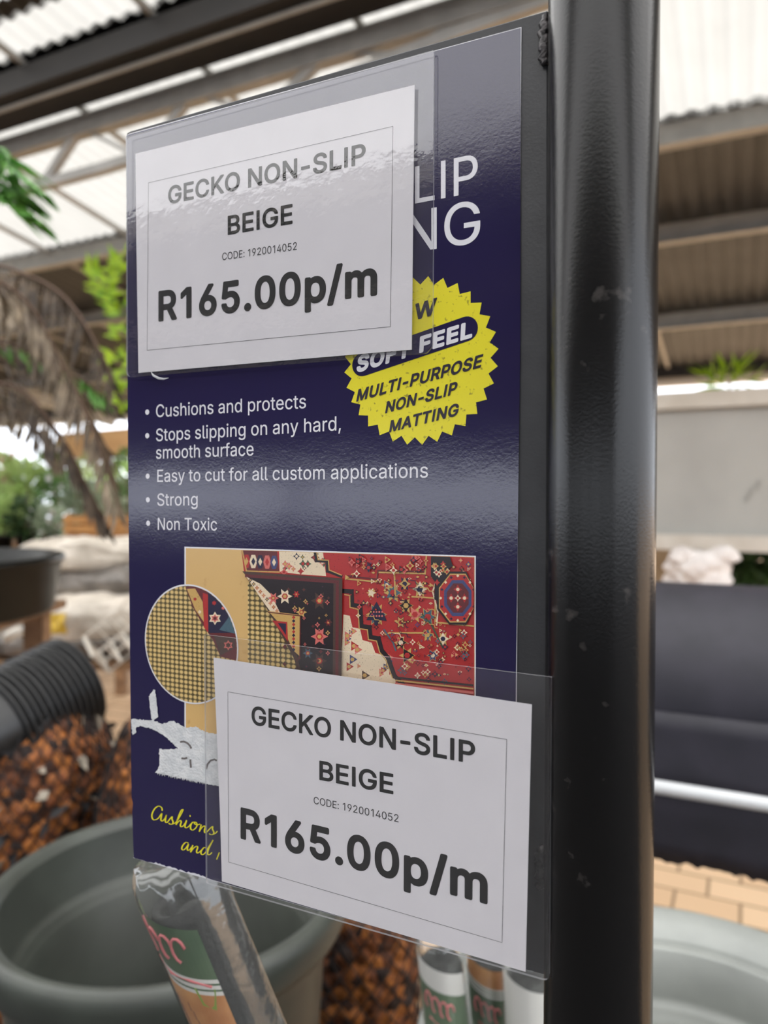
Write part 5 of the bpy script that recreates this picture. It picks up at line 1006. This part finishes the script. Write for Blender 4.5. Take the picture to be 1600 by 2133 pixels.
# ================================================================== PALM WITH DRY FRONDS IN A BLACK TUB
M_dry = mat('dry_frond', srgb(92, 77, 60), 0.65, srgb(46, 36, 28), 25, transl=0.25)
M_dry2 = mat('pale_dry_frond', srgb(150, 134, 112), 0.6, srgb(88, 74, 60), 20, transl=0.25)
M_stalk = mat('brown_stalk', srgb(84, 62, 46), 0.7)
M_frgreen = mat('green_frond', srgb(70, 128, 52), 0.5, srgb(110, 160, 70), 20, transl=0.35)
M_yellowgreen = mat('yellow_green_leaf', srgb(164, 194, 30), 0.5, srgb(120, 164, 36), 20, transl=0.4)
def frond(t, pts, n, ln, m, mstalk, hang=0.6, seed=0, width=0.010):
    random.seed(seed); c = spline3(pts, 10)
    mb = MB(); mb.tube(c, [0.006 * (1 - 0.8 * i / len(c)) + 0.0012 for i in range(len(c))], 6); st = mb.build('frond_stalk', mstalk, t)
    mb = MB()
    for i in range(n):
        f = 0.06 + 0.94 * i / n; k = min(len(c) - 2, int(f * (len(c) - 1))); p = c[k]; d = (c[k + 1] - c[k]).normalized()
        side0 = d.cross(Vector((0, 0, 1))); side0.normalize()
        for sg in (1, -1):
            l_ = ln * (0.55 + 0.45 * math.sin(math.pi * min(1, f * 1.05))) * random.uniform(0.75, 1.15)
            dirn = (side0 * sg * random.uniform(0.55, 0.9) + d * random.uniform(0.5, 0.9) + Vector((0, 0, -hang * random.uniform(0.5, 1.2)))).normalized()
            mid = p + dirn * l_ * 0.5 + Vector((0, 0, -0.02 * hang)); tip = p + dirn * l_ + Vector((0, 0, -hang * l_ * 0.35))
            w = dirn.cross(Vector((random.uniform(-0.5, 0.5), random.uniform(-0.5, 0.5), 1))).normalized() * width * random.uniform(0.7, 1.2)
            up = w.cross(dirn).normalized() * width * 0.35
            mb.add([p, mid - w, mid + up, mid + w, tip], [(0, 1, 2), (0, 2, 3), (1, 4, 2), (2, 4, 3)])
    return mb.build('frond_leaflets', m, st, False)
def spline3(pts, k=8):
    pts = [Vector(p) for p in pts]; out = []
    for i in range(len(pts) - 1):
        p0, p1, p2, p3 = pts[max(i - 1, 0)], pts[i], pts[i + 1], pts[min(i + 2, len(pts) - 1)]
        for j in range(k):
            t = j / k; out.append(0.5 * ((2 * p1) + (p2 - p0) * t + (2 * p0 - 5 * p1 + 4 * p2 - p3) * t * t + (3 * p1 - p0 - 3 * p2 + p3) * t ** 3))
    out.append(pts[-1]); return out
TUB = Vector((-1.52, 2.42, 0)); SHELF_Z = 1.012
t = thing('palm_plant', 'palm with drooping dry brown fronds in a round black tub', 'potted palm', (TUB.x, TUB.y, SHELF_Z))
mb = MB(); mb.lathe([(0, 0), (0.39, 0), (0.40, 0.01), (0.425, 0.165), (0.435, 0.17), (0.437, 0.19), (0.425, 0.194), (0.41, 0.188), (0.385, 0.03), (0.0, 0.03)], (TUB.x, TUB.y, SHELF_Z), 72); mb.build('tub', M_blackpl, t)
mb = MB(); mb.lathe([(0, 0.075), (0.2, 0.07), (0.395, 0.06)], (TUB.x, TUB.y, SHELF_Z), 40); mb.build('soil', M_darksoil, t)
crown = Vector((-1.62, 2.36, 1.98))
mb = MB(); mb.tube([Vector((TUB.x, TUB.y, SHELF_Z + 0.06)), Vector((TUB.x - 0.06, TUB.y, 1.5)), crown], [0.05, 0.045, 0.035], 12); mb.build('trunk', M_stalk, t)
FR = [([(-40, 560, 2.3), (60, 575, 2.25), (140, 625, 2.2), (205, 725, 2.15), (240, 800, 2.12)], 40, 0.15, M_dry, 0.9),
      ([(-60, 620, 2.2), (60, 660, 2.1), (130, 760, 2.05), (195, 900, 2.0), (248, 1060, 1.98)], 52, 0.15, M_dry2, 0.7),
      ([(-60, 690, 2.3), (70, 740, 2.25), (160, 800, 2.2), (250, 850, 2.2)], 34, 0.13, M_dry, 0.5),
      ([(-60, 780, 2.1), (40, 810, 2.05), (120, 900, 2.0), (180, 1010, 2.0), (225, 1100, 2.0)], 46, 0.12, M_dry, 0.6),
      ([(-60, 590, 2.0), (20, 600, 2.0), (80, 660, 2.0), (120, 740, 2.0)], 26, 0.14, M_dry2, 1.0),
      ([(-60, 840, 2.2), (20, 850, 2.15), (80, 900, 2.1), (120, 960, 2.1)], 24, 0.12, M_dry2, 0.6),
      ([(-80, 740, 2.4), (90, 760, 2.4), (180, 860, 2.35), (230, 960, 2.3)], 34, 0.14, M_dry, 0.7)]
for i, (pts, n, ln, m, hg) in enumerate(FR):
    frond(t, [crown] + [P(*q) for q in pts], n, ln, m, M_stalk, hg, 30 + i, 0.0085)
frond(t, [crown] + [P(*q) for q in ((-40, 700, 2.2), (80, 740, 2.15), (170, 790, 2.12), (222, 830, 2.1))], 16, 0.10, M_frgreen, M_stalk, 0.6, 77, 0.008)

t = thing('green_palm', 'fresh green palm leaves against the bright roof, above the dry fronds', 'palm', (-1.85, 1.60, 0))
mb = MB(); mb.tube([(-1.85, 1.6, 0), (-1.80, 1.6, 1.2), (-1.55, 1.6, 2.2)], [0.05, 0.045, 0.03], 10); mb.build('trunk', M_stalk, t)
for i, pts in enumerate(([(-60, 300, 1.6), (20, 345, 1.6), (84, 395, 1.6)], [(-60, 370, 1.62), (10, 415, 1.6), (70, 450, 1.6)], [(-70, 330, 1.64), (0, 380, 1.62), (60, 410, 1.62)])):
    frond(t, [Vector((-1.55, 1.6, 2.2))] + [P(*q) for q in pts], 34, 0.12, M_frgreen, M_frgreen, 0.15, 50 + i, 0.008)

M_wood = mat('weathered_wood', srgb(150, 116, 84), 0.75, srgb(112, 84, 60), 14, 0.2, 90)
M_wood2 = mat('orange_brown_wood', srgb(178, 128, 72), 0.7, srgb(140, 94, 50), 12)
t = thing('plant_shelf', 'weathered wooden shelf carrying the black tub', 'shelf', (TUB.x, TUB.y, 0))
for i in range(5):
    mb = MB(); mb.box((TUB.x - 0.13, TUB.y - 0.30 + i * 0.155, SHELF_Z - 0.0175), 0.88, 0.148, 0.03); bevel(mb.build('shelf_board', M_wood, t, False), 0.004)
for sx_ in (-0.52, 0.24):
    for sy_ in (-0.30, 0.30):
        mb = MB(); mb.box((TUB.x + sx_, TUB.y + sy_, (SHELF_Z - 0.035) / 2), 0.07, 0.07, SHELF_Z - 0.035); mb.build('leg', M_wood, t, False)

t = thing('leafy_bamboo', 'yellow-green leafy plant peeping out behind the edge of the poster', 'plant', (-1.15, 4.2, 0))
mb = MB()
cane = [[(-1.15, 4.2, 0), (-1.18, 4.2, 1.0), (-1.26, 4.2, 1.9), (-1.34, 4.16, 2.6)], [(-1.1, 4.22, 0), (-1.15, 4.2, 1.2), (-1.32, 4.2, 2.3)], [(-1.14, 4.18, 0), (-1.2, 4.15, 1.0), (-1.36, 4.15, 1.9)]]
for c in cane: mb.tube(spline3(c), 0.012, 7)
mb.build('cane', M_frgreen, t)
random.seed(5); mb = MB()
for (px, py) in [(235, 560), (245, 590), (215, 580), (250, 540), (240, 610), (200, 575), (255, 640), (250, 655), (244, 665), (250, 700), (258, 760), (240, 765), (252, 830), (246, 815), (258, 850), (230, 600), (262, 560), (270, 620), (280, 800), (275, 700)]:
    for j in range(4):
        p = P(px + random.uniform(-14, 14), py + random.uniform(-16, 16), 4.18 + random.uniform(-0.1, 0.1))
        d = Vector((random.uniform(-1, 0.4), random.uniform(-0.4, 0.4), random.uniform(-0.2, 1))).normalized() * random.uniform(0.09, 0.17)
        w = d.cross(Vector((random.uniform(-0.3, 0.3), -1, 0.2))).normalized() * 0.017
        mb.add([p, p + d * 0.45 - w, p + d, p + d * 0.45 + w], [(0, 1, 2, 3)])
mb.build('foliage', M_yellowgreen, t, False)

# ================================================================== TABLE WITH SACKS
M_sack = mat('pale_plastic_sack', srgb(224, 214, 200), 0.35, srgb(176, 166, 152), 7, 0.5, 22)
M_sack2 = mat('grey_plastic_sack', srgb(150, 142, 134), 0.35, srgb(96, 90, 84), 7, 0.5, 22)
M_yprint = mat('yellow_sack_print', srgb(220, 184, 70), 0.45)
TZ = 0.70; TC = Vector((-1.42, 3.52, 0))
t = thing('display_table', 'low timber table under the heap of sacks', 'table', (TC.x, TC.y, 0))
for i in range(5):
    mb = MB(); mb.box((TC.x, TC.y - 0.34 + i * 0.17, TZ - 0.015), 1.45, 0.16, 0.03); mb.build('table_board', M_wood, t, False)
for sx_ in (-0.65, 0.65):
    for sy_ in (-0.34, 0.34):
        mb = MB(); mb.box((TC.x + sx_, TC.y + sy_, (TZ - 0.03) / 2), 0.07, 0.07, TZ - 0.03); mb.build('leg', M_wood, t, False)
def sack(label, c, sx_, sy_, sz_, rot, m, seed, prints=1):
    t = thing('soil_sack', label, 'sack', c, 'sacks heaped on the table'); c = Vector(c)
    Rz = Matrix.Rotation(rot, 3, 'Z'); pw = lambda v, e: math.copysign(abs(v) ** e, v)
    def surf(u, v, out=0.0):
        a = 2 * math.pi * u; b = math.pi * (v - 0.5)
        cb = pw(math.cos(b), 0.7); p = Vector((sx_ / 2 * cb * pw(math.cos(a), 0.55), sy_ / 2 * cb * pw(math.sin(a), 0.55), sz_ / 2 * pw(math.sin(b), 0.8)))
        q = p * (1 + out) ; nz = noise.noise(q * 9 + Vector((seed, 0, 0))) * 0.22 + noise.noise(q * 24 + Vector((0, seed, 0))) * 0.10
        q = q * (1 + nz * (0.5 if q.z < 0 else 1.0)); q.z = max(q.z, -sz_ * 0.45); return c + Vector((0, 0, sz_ * 0.45)) + Rz @ q
    mb = MB(); mb.grid(surf, 64, 36); o = mb.build('sack_body', m, t)
    if prints:
        mb = MB(); random.seed(seed)
        u0 = 0.70 + random.uniform(-0.06, 0.06)
        mb.grid(lambda u, v: surf(u0 + 0.05 * u, 0.42 + 0.2 * v, 0.012), 8, 8); mb.build('yellow_print', M_yprint, t)
    return t
def sack_at(label, px, py, d, w, dep, h, rot, m, seed, pr=1):
    c = P(px, py, d); sack(label, (c.x, c.y, c.z), w, dep, h, rot, m, seed, pr)
sack('flattened grey sack at the back of the table heap', (-1.25, 3.74, TZ + 0.02), 0.62, 0.28, 0.20, 0.1, M_sack2, 3, 0)
sack('pale sack low in the heap under the black tub', (-1.80, 3.42, TZ + 0.01), 0.50, 0.46, 0.22, -0.1, M_sack, 7, 1)
sack('pale crumpled sack with yellow print in the front of the heap', (-1.32, 3.30, TZ + 0.06), 0.56, 0.38, 0.22, 0.15, M_sack, 11, 1)
sack('thin grey sack lying along the front table edge', (-1.36, 3.24, TZ), 0.66, 0.24, 0.12, 0.0, M_sack2, 29, 0)
sack('grey sack resting in the middle of the heap', (-1.36, 3.50, TZ + 0.235), 0.62, 0.38, 0.17, -0.2, M_sack2, 13, 1)
sack('bulging pale sack lying on top of the heap', (-1.38, 3.48, TZ + 0.36), 0.56, 0.36, 0.16, 0.2, M_sack, 17, 0)
sack('dark grey sack tipped beside the poster edge', (-1.02, 3.50, TZ + 0.20), 0.30, 0.34, 0.20, 0.3, M_sack2, 23, 0)
# white open crate leaning on the sacks
M_wplastic = mat('white_plastic', srgb(212, 206, 194), 0.5)
t = thing('plastic_crate', 'white open-barred plastic crate tilted against the sacks', 'crate', (-1.12, 3.05, TZ))
RC = Matrix.Rotation(0.35, 3, 'Z') @ Matrix.Rotation(math.radians(-38), 3, 'Y') @ Matrix.Rotation(math.radians(20), 3, 'X')
cc3 = Vector((-1.08, 3.02, TZ + 0.135))
def side(name, o, ux, uy, lx, ly, nx, ny):
    mb = MB(); ux = Vector(ux); uy = Vector(uy); o = Vector(o)
    for i in range(nx + 1): a = o + ux * (lx * (i / nx - 0.5)); mb.beam(cc3 + RC @ (a - uy * ly / 2), cc3 + RC @ (a + uy * ly / 2), 0.012, 0.006)
    for j in range(ny + 1): a = o + uy * (ly * (j / ny - 0.5)); mb.beam(cc3 + RC @ (a - ux * lx / 2), cc3 + RC @ (a + ux * lx / 2), 0.014, 0.006)
    mb.build(name, M_wplastic, t, False)
side('crate_base', (0, 0, -0.05), (1, 0, 0), (0, 1, 0), 0.24, 0.18, 4, 2)
for sg in (1, -1):
    side('crate_side', (0, sg * 0.09, 0), (1, 0, 0), (0, 0, 1), 0.24, 0.10, 4, 1)
    side('crate_end', (sg * 0.12, 0, 0), (0, 1, 0), (0, 0, 1), 0.18, 0.10, 3, 1)
t = thing('white_bottle', 'small white plastic bottle lying before the sacks', 'bottle', P(30, 1320, 3.08))
a_, b_ = P(8, 1331, 3.08), P(50, 1309, 3.10)
mb = MB(); mb.tube([a_, a_.lerp(b_, 0.05), a_.lerp(b_, 0.8), a_.lerp(b_, 0.9)], [0.010, 0.023, 0.023, 0.012], 16); mb.build('body', M_wplastic, t)
mb = MB(); mb.tube([a_.lerp(b_, 0.9), b_], 0.012, 12); mb.build('cap', M_lwhite, t)
t['label'] = 'small white plastic bottle lying before the sacks'

# ================================================================== RACK AND ROLL, right of the post
M_shade = mat('charcoal_roll_fabric', srgb(42, 40, 49), 0.52, srgb(34, 33, 41), 16, 0.15, 260, spec=0.4)
M_rackw = mat('white_painted_tube', srgb(206, 208, 210), 0.4)
ROLL_B, ROLL_Z, ROLL_R = 1.60, 1.012, 0.215
def ABp(a, b, z): return AB(a, b, z)
t = thing('matting_roll', 'thick charcoal roll of matting lying on the white tube rack', 'roll', ABp(0.3, ROLL_B, ROLL_Z - ROLL_R))
mb = MB(); Rroll = Matrix((BX, Vector((0, 0, 1)), AX * -1)).transposed()
def rw(a, z): return 1 + 0.006 * math.sin(3 * a + z * 4) + 0.004 * math.sin(z * 9)
mb.lathe([(0.04, 0), (ROLL_R * 0.99, 0)] + [(ROLL_R, 0.005 + 1.6 * i / 24) for i in range(25)] + [(ROLL_R * 0.99, 1.61), (0.04, 1.61)], ABp(0.36, ROLL_B, ROLL_Z), 80, Rroll, wob=rw)
mb.build('rolled_fabric', M_shade, t)
mb = MB(); mb.lathe([(0.04, -0.02), (0.045, -0.02), (0.045, 1.63), (0.04, 1.63), (0.04, -0.02)], ABp(0.36, ROLL_B, ROLL_Z), 24, Rroll); mb.build('cardboard_core', M_wood2, t)
mb = MB(); random.seed(2)
edge = [random.uniform(-0.004, 0.004) for _ in range(200)]
def flap(u, v):
    a = 0.36 - 1.6 * u; z0_, z1_ = ROLL_Z + 0.01, 0.765
    z = z0_ + (z1_ - z0_) * v + (edge[int(u * 190)] if v > 0.99 else 0)
    return ABp(a, ROLL_B - ROLL_R - 0.004 - 0.018 * v + 0.004 * math.sin(a * 14) * v, z)
mb.grid(flap, 190, 8); fo = mb.build('loose_end', M_shade, t); sd = fo.modifiers.new('thick', 'SOLIDIFY'); sd.thickness = 0.004
t = thing('tube_rack', 'white tubular rack holding up the charcoal roll', 'rack', ABp(-0.4, ROLL_B, 0))
mb = MB(); mb.tube([ABp(0.42, 1.325, 0.907), ABp(-1.35, 1.325, 0.907)], 0.0115, 16); mb.build('front_rail', M_rackw, t)
mb = MB()
for b in (1.50, 1.72): mb.tube([ABp(0.42, b, 0.775), ABp(-1.35, b, 0.775)], 0.014, 14)
mb.build('support_rail', M_rackw, t)
for a in (0.42, -1.35):
    for b in (1.325, 1.90):
        mb = MB(); mb.tube([ABp(a, b, 0), ABp(a, b, 0.92)], 0.014, 12); mb.build('leg', M_rackw, t)
    mb = MB(); mb.tube([ABp(a, 1.325, 0.775), ABp(a, 1.90, 0.775)], 0.012, 12); mb.build('cross_bar', M_rackw, t)

# ================================================================== GREY PANEL IN A WHITE FRAME
M_panel = mat('grey_board', srgb(168, 167, 162), 0.6, srgb(160, 159, 154), 3)
M_frame = mat('white_frame_steel', srgb(206, 200, 190), 0.55, srgb(188, 180, 168), 5)
M_scuff = mat('dark_scuff', srgb(118, 112, 106), 0.7)
PB = 4.9
t = thing('grey_panel', 'large plain grey board in a pale frame beyond the charcoal roll', 'board', AB(-0.6, PB, 0))
zt = lambda py: P(1485, py, PB / (0.437 * 0.445 + 0.899)).z
z_a, z_b, z_c, z_d = zt(815), zt(850), zt(1114), zt(1146)
A_l, A_r = 1.7, -2.2
mb = MB(); mb.beam(AB(A_l, PB, (z_b + z_c) / 2), AB(A_r, PB, (z_b + z_c) / 2), 0.03, z_b - z_c + 0.02); mb.build('board', M_panel, t, False)
mb = MB(); mb.beam(AB(A_l, PB - 0.02, (z_a + z_b) / 2), AB(A_r, PB - 0.02, (z_a + z_b) / 2), 0.09, z_a - z_b); mb.build('top_rail', M_frame, t, False)
mb = MB(); mb.beam(AB(A_l, PB - 0.03, (z_c + z_d) / 2), AB(A_r, PB - 0.03, (z_c + z_d) / 2), 0.09, z_c - z_d); mb.build('bottom_rail', M_frame, t, False)
for a in (A_l, A_r):
    mb = MB(); mb.beam(AB(a, PB, 0), AB(a, PB, z_a), 0.08, 0.08); mb.build('post', M_frame, t, False)
mb = MB(); pb = P(1558, 1028, 4.42)
def onp(px, py):
    r = ray(px, py); k = (PB - 0.018) / (r.dot(BX)); return Vector((0, 0, CAM_H)) + r * k
for pts in ([(1553, 1045), (1560, 1034), (1566, 1015)], [(1577, 1020), (1580, 1000)]):
    mb.tube([onp(*q) for q in pts], 0.008, 6, flat=0.2)
mb.build('scuff_mark', M_scuff, t)

# white bag and shrub seen under the board
M_whitebag = mat('white_bag', srgb(236, 230, 226), 0.5, srgb(214, 206, 202), 9, 0.6, 24)
t0 = P(1455, 1222, 4.05)
t = thing('timber_stand', 'timber stand hidden behind the charcoal roll, under the white bag', 'stand', (t0.x, t0.y, 0))
ztop = t0.z - 0.10
mb = MB(); mb.box((t0.x, t0.y, ztop - 0.02), 0.7, 0.5, 0.04); mb.build('top', M_wood, t, False)
for sx_ in (-0.3, 0.3):
    for sy_ in (-0.2, 0.2):
        mb = MB(); mb.box((t0.x + sx_, t0.y + sy_, (ztop - 0.04) / 2), 0.07, 0.07, ztop - 0.04); mb.build('leg', M_wood, t, False)
t = thing('white_bag', 'knotted white bag showing over the charcoal roll', 'bag', (t0.x, t0.y, ztop))
def bagf(u, v):
    a = 2 * math.pi * u; z = 0.30 * v; rr = 0.17 * (math.sin(math.pi * (0.14 + 0.70 * v)) ** 0.6)
    p = Vector((rr * math.cos(a), rr * 0.8 * math.sin(a), z)); k = 1 + 0.28 * noise.noise(p * 11) + 0.14 * noise.noise(p * 26)
    return Vector((t0.x + p.x * k, t0.y + p.y * k, ztop + p.z * (1 + 0.06 * noise.noise(p * 9))))
mb = MB(); mb.grid(bagf, 64, 32); mb.v.append((t0.x, t0.y, ztop + 0.29)); kk = len(mb.v) - 1
for i in range(64): mb.f.append((32 * 65 + i, 32 * 65 + i + 1, kk)); mb.m.append(0)
mb.build('bag_body', M_whitebag, t)
for nm, (px, py) in (('bag_ear', (1412, 1160)), ('bag_ear', (1520, 1158))):
    e = P(px, py, 4.0); c_ = Vector((t0.x, t0.y, ztop + 0.18))
    mb = MB(); mb.tube(spline3([c_, c_.lerp(e, 0.6) + Vector((0, 0, 0.03)), e, e + (e - c_) * 0.12 + Vector((0, 0, -0.05))], 6), [0.05] * 6 + [0.055] * 6 + [0.045] * 5 + [0.02, 0.008], 12); mb.build(nm, M_whitebag, t)

# ================================================================== FAR GREENERY, benches and awning
def leafy(name, label, cat, c, sx_, sy_, sz_, n, leaf, m, seed, group=None, pot=None, flowers=None, spiky=False):
    """A plant: foliage round c (its middle), on a stem from the ground or from its pot."""
    random.seed(seed); c = Vector(c); gz = pot[0] if pot else 0.0
    t = thing(name, label, cat, (c.x, c.y, gz), group)
    mb = MB(); fl = MB()
    for i in range(n):
        while True:
            q = Vector((random.uniform(-1, 1), random.uniform(-1, 1), random.uniform(-1, 1)))
            if 0.25 < q.length < 1: break
        p = c + Vector((q.x * sx_, q.y * sy_, q.z * sz_))
        d = (q + Vector((random.uniform(-0.8, 0.8), random.uniform(-0.8, 0.8), random.uniform(-0.2, 1.1 if spiky else 0.6)))).normalized() * leaf * random.uniform(0.6, 1.3)
        w = d.cross(Vector((random.uniform(-1, 1), random.uniform(-1, 1), random.uniform(-1, 1)))).normalized() * leaf * (0.09 if spiky else 0.28)
        k = fl if (flowers and random.random() < 0.16) else mb
        k.add([p, p + d * 0.45 - w, p + d, p + d * 0.45 + w], [(0, 1, 2, 3)])
    mb.build('foliage', m, t, False)
    if flowers and fl.v: fl.build('blossom', flowers, t, False)
    st = MB(); st.tube([(c.x, c.y, gz + 0.02), (c.x, c.y, c.z)], max(0.012, sx_ * 0.05), 8); st.build('stem', M_stalk, t)
    if pot:
        h_ = pot[1]; pm = MB(); pm.lathe([(0, 0), (h_ * 0.38, 0), (h_ * 0.52, h_ * 0.92), (h_ * 0.56, h_ * 0.92), (h_ * 0.56, h_), (h_ * 0.48, h_), (h_ * 0.46, h_ * 0.85), (0, h_ * 0.8)], (c.x, c.y, gz), 24); pm.build('pot', pot[2], t)
    return t
M_g1 = mat('mid_green_leaf', srgb(96, 136, 76), 0.5, srgb(140, 172, 104), 3, transl=0.35)
M_g2 = mat('light_green_leaf', srgb(166, 196, 116), 0.5, srgb(196, 214, 150), 3, transl=0.4)
M_g3 = mat('dark_green_leaf', srgb(44, 66, 36), 0.55, srgb(66, 92, 48), 3, transl=0.2)
M_g4 = mat('grey_green_leaf', srgb(150, 166, 140), 0.55, srgb(178, 190, 166), 3, transl=0.3)
M_fw = mat('white_petals', srgb(236, 232, 234), 0.6); M_fp = mat('pink_petals', srgb(226, 168, 172), 0.6)
M_cream = mat('cream_awning_cloth', srgb(226, 212, 190), 0.8, srgb(216, 200, 176), 3, transl=0.85)
M_turq = mat('pale_turquoise_wrap', srgb(176, 210, 206), 0.45, srgb(200, 224, 220), 8)

BZ = 0.98
def bench(label, c, w, dep):
    t = thing('plant_bench', label, 'bench', (c[0], c[1], 0), 'nursery benches')
    mb = MB(); mb.box((c[0], c[1], BZ - 0.03), w, dep, 0.05); mb.build('bench_top', M_wood, t, False)
    for sx_ in (-1, 1):
        for sy_ in (-1, 1):
            mb = MB(); mb.box((c[0] + sx_ * (w / 2 - 0.06), c[1] + sy_ * (dep / 2 - 0.06), (BZ - 0.055) / 2), 0.07, 0.07, BZ - 0.055); mb.build('leg', M_wood, t, False)
bench('wooden nursery bench crowded with small plants behind the black tub', (-2.75, 5.6), 1.9, 0.9)
bench('wooden nursery bench farther back, beside the poster edge', (-2.85, 7.4), 1.8, 0.9)
PL = [(4, 985, 5.9, 0.11, M_g2, M_fp, 'pale green potted plant with pink and white blossom on the nearer bench'),
      (58, 1000, 5.9, 0.11, M_g2, None, 'yellowish leafy potted plant beside the pink blossom on the bench'),
      (114, 1025, 5.9, 0.11, M_g1, M_fw, 'mid green potted plant with white flowers on the nearer bench'),
      (172, 1040, 5.9, 0.11, M_g4, None, 'grey-green bushy potted plant next to the turquoise bundle'),
      (55, 1080, 5.35, 0.10, M_g3, None, 'dark green potted plant low on the nearer bench'),
      (102, 1095, 5.35, 0.09, M_g4, M_fw, 'small grey-green potted plant with white buds on the bench'),
      (4, 1070, 5.35, 0.09, M_g2, None, 'small pale leafy potted plant beside the dark green one')]
for i, (px, py, d, r, m, fl, lab) in enumerate(PL):
    c = P(px, py, d); c.z = max(c.z, BZ + 0.20)
    leafy('potted_plant', lab, 'potted plant', c, r, r, r * 1.3, 190, 0.085, m, 100 + i, 'potted plants on the benches', (BZ, 0.14, M_blackpl), fl)
for i, (px, py, d, r, m, fl, lab) in enumerate([(190, 985, 7.4, 0.13, M_g2, M_fw, 'pale green potted shrub with white bloom on the farther bench'), (268, 980, 7.4, 0.14, M_g1, None, 'green potted shrub beside the poster on the farther bench'), (112, 975, 7.4, 0.13, M_g1, M_fw, 'potted shrub with white specks at the end of the farther bench')]):
    c = P(px, py, d); c.z = max(c.z, BZ + 0.32)
    leafy('potted_shrub', lab, 'potted shrub', c, r, r, r * 1.6, 150, 0.08, m, 140 + i, 'shrubs on the farther bench', (BZ, 0.2, M_blackpl), fl)
t = thing('turquoise_bundle', 'pale turquoise wrapped bundle on the nearer bench', 'bundle', (P(165, 1105, 5.15).x, 5.4, BZ))
q = P(168, 1105, 5.35)
mb = MB(); mb.grid(lambda u, v: Vector((q.x + 0.13 * math.cos(6.283 * u) * math.sin(math.pi * v) ** 0.6, 5.35 + 0.11 * math.sin(6.283 * u) * math.sin(math.pi * v) ** 0.6, BZ + 0.075 - 0.075 * math.cos(math.pi * v))) + Vector((0, 0, 0.01 * noise.noise(Vector((u * 20, v * 9, 0))))), 32, 16)
mb.build('wrapping', M_turq, t)
mb = MB(); mb.tube([(q.x - 0.02, 5.35 - 0.113, BZ + 0.03), (q.x - 0.02, 5.35 - 0.112, BZ + 0.075), (q.x - 0.02, 5.35 - 0.09, BZ + 0.125)], 0.008, 6); mb.build('tie', M_fw, t)
# slatted crate, orange brown
cq = P(232, 1132, 4.5); cz0 = cq.z - 0.10
t = thing('wooden_crate', 'orange-brown slatted wooden crate behind the sacks', 'crate', (cq.x, cq.y, 0))
for k_ in range(5):
    mb = MB(); z_ = cz0 + 0.03 + k_ * 0.055
    for sy_ in (-0.15, 0.15): mb.box((cq.x, cq.y + sy_, z_), 0.44, 0.014, 0.042)
    for sx_ in (-0.22, 0.22): mb.box((cq.x + sx_, cq.y, z_), 0.014, 0.30, 0.042)
    mb.build('slat', M_wood2, t, False)
for sx_ in (-0.2, 0.2):
    for sy_ in (-0.13, 0.13):
        mb = MB(); mb.box((cq.x + sx_, cq.y + sy_, (cz0 + 0.28) / 2), 0.03, 0.03, cz0 + 0.28); mb.build('corner_post', M_wood2, t, False)
# awning
t = thing('cream_awning', 'cream cloth awning in the daylight beyond the eaves', 'awning', (P(230, 925, 9.5).x, 9.9, 0))
a0, a1 = P(120, 905, 10.2), P(420, 880, 9.8); b0, b1 = P(110, 958, 9.4), P(420, 945, 9.0)
mb = MB(); mb.grid(lambda u, v: a0.lerp(a1, u).lerp(b0.lerp(b1, u), v) + Vector((0, 0, -0.03 * math.sin(math.pi * v))), 20, 8); o_ = mb.build('cloth', M_cream, t); sd = o_.modifiers.new('thick', 'SOLIDIFY'); sd.thickness = 0.01
for p_ in (a0, a1, b0, b1):
    mb = MB(); mb.tube([(p_.x, p_.y, 0), (p_.x, p_.y, p_.z)], 0.025, 10); mb.build('pole', M_frame, t)
# trees and hedge shrubs outside
TR = [('wide green shrub outside, behind the nursery benches', -6.0, 11.3, 0.7, 1.15, M_g1), ('grey-green shrub outside, between the benches and the awning', -4.05, 11.2, 0.68, 1.15, M_g4), ('bushy green tree outside, far behind the dry palm', -7.6, 13.0, 1.0, 1.5, M_g1), ('light green tree outside, behind the awning', -5.0, 14.2, 0.95, 1.35, M_g2), ('pale green shrub outside, showing above the grey board', 3.0, 11.3, 0.62, 1.8, M_g2),
      ('bright leafy shrub outside, next to the spiky plant', 4.9, 11.3, 0.62, 1.8, M_g1), ('dark shrub growing behind the grey board', 3.75, 7.5, 0.55, 0.80, M_g3), ('grey-green tree outside, next to the awning poles', -2.6, 13.2, 0.9, 1.5, M_g4)]
for i, (lab, x, y, r, z, m) in enumerate(TR):
    leafy('shrub', lab, 'shrub', (x, y, z), r, r * 0.7, r * (0.75 if z < 1.7 else 0.62), 1100 if r > 0.6 else 1500, 0.17, m, 200 + i, 'shrubs and trees outside')
q = P(1520, 795, 6.0)
leafy('spiky_plant', 'spiky yellow-green plant rising above the grey board', 'plant', (q.x, q.y, q.z), 0.22, 0.10, 0.08, 60, 0.20, M_yellowgreen, 301, None, None, None, True)
M_tanwall = mat('tan_stone', srgb(172, 152, 124), 0.85, srgb(150, 130, 104), 6)
q = P(1388, 1185, 5.6)
t = thing('stone_block', 'tan stone block seen between the post and the white bag', 'stone block', (q.x, q.y, 0))
mb = MB(); mb.box((q.x, q.y, 0.62), 0.42, 0.36, 1.24); bevel(mb.build('block', M_tanwall, t, False), 0.03)
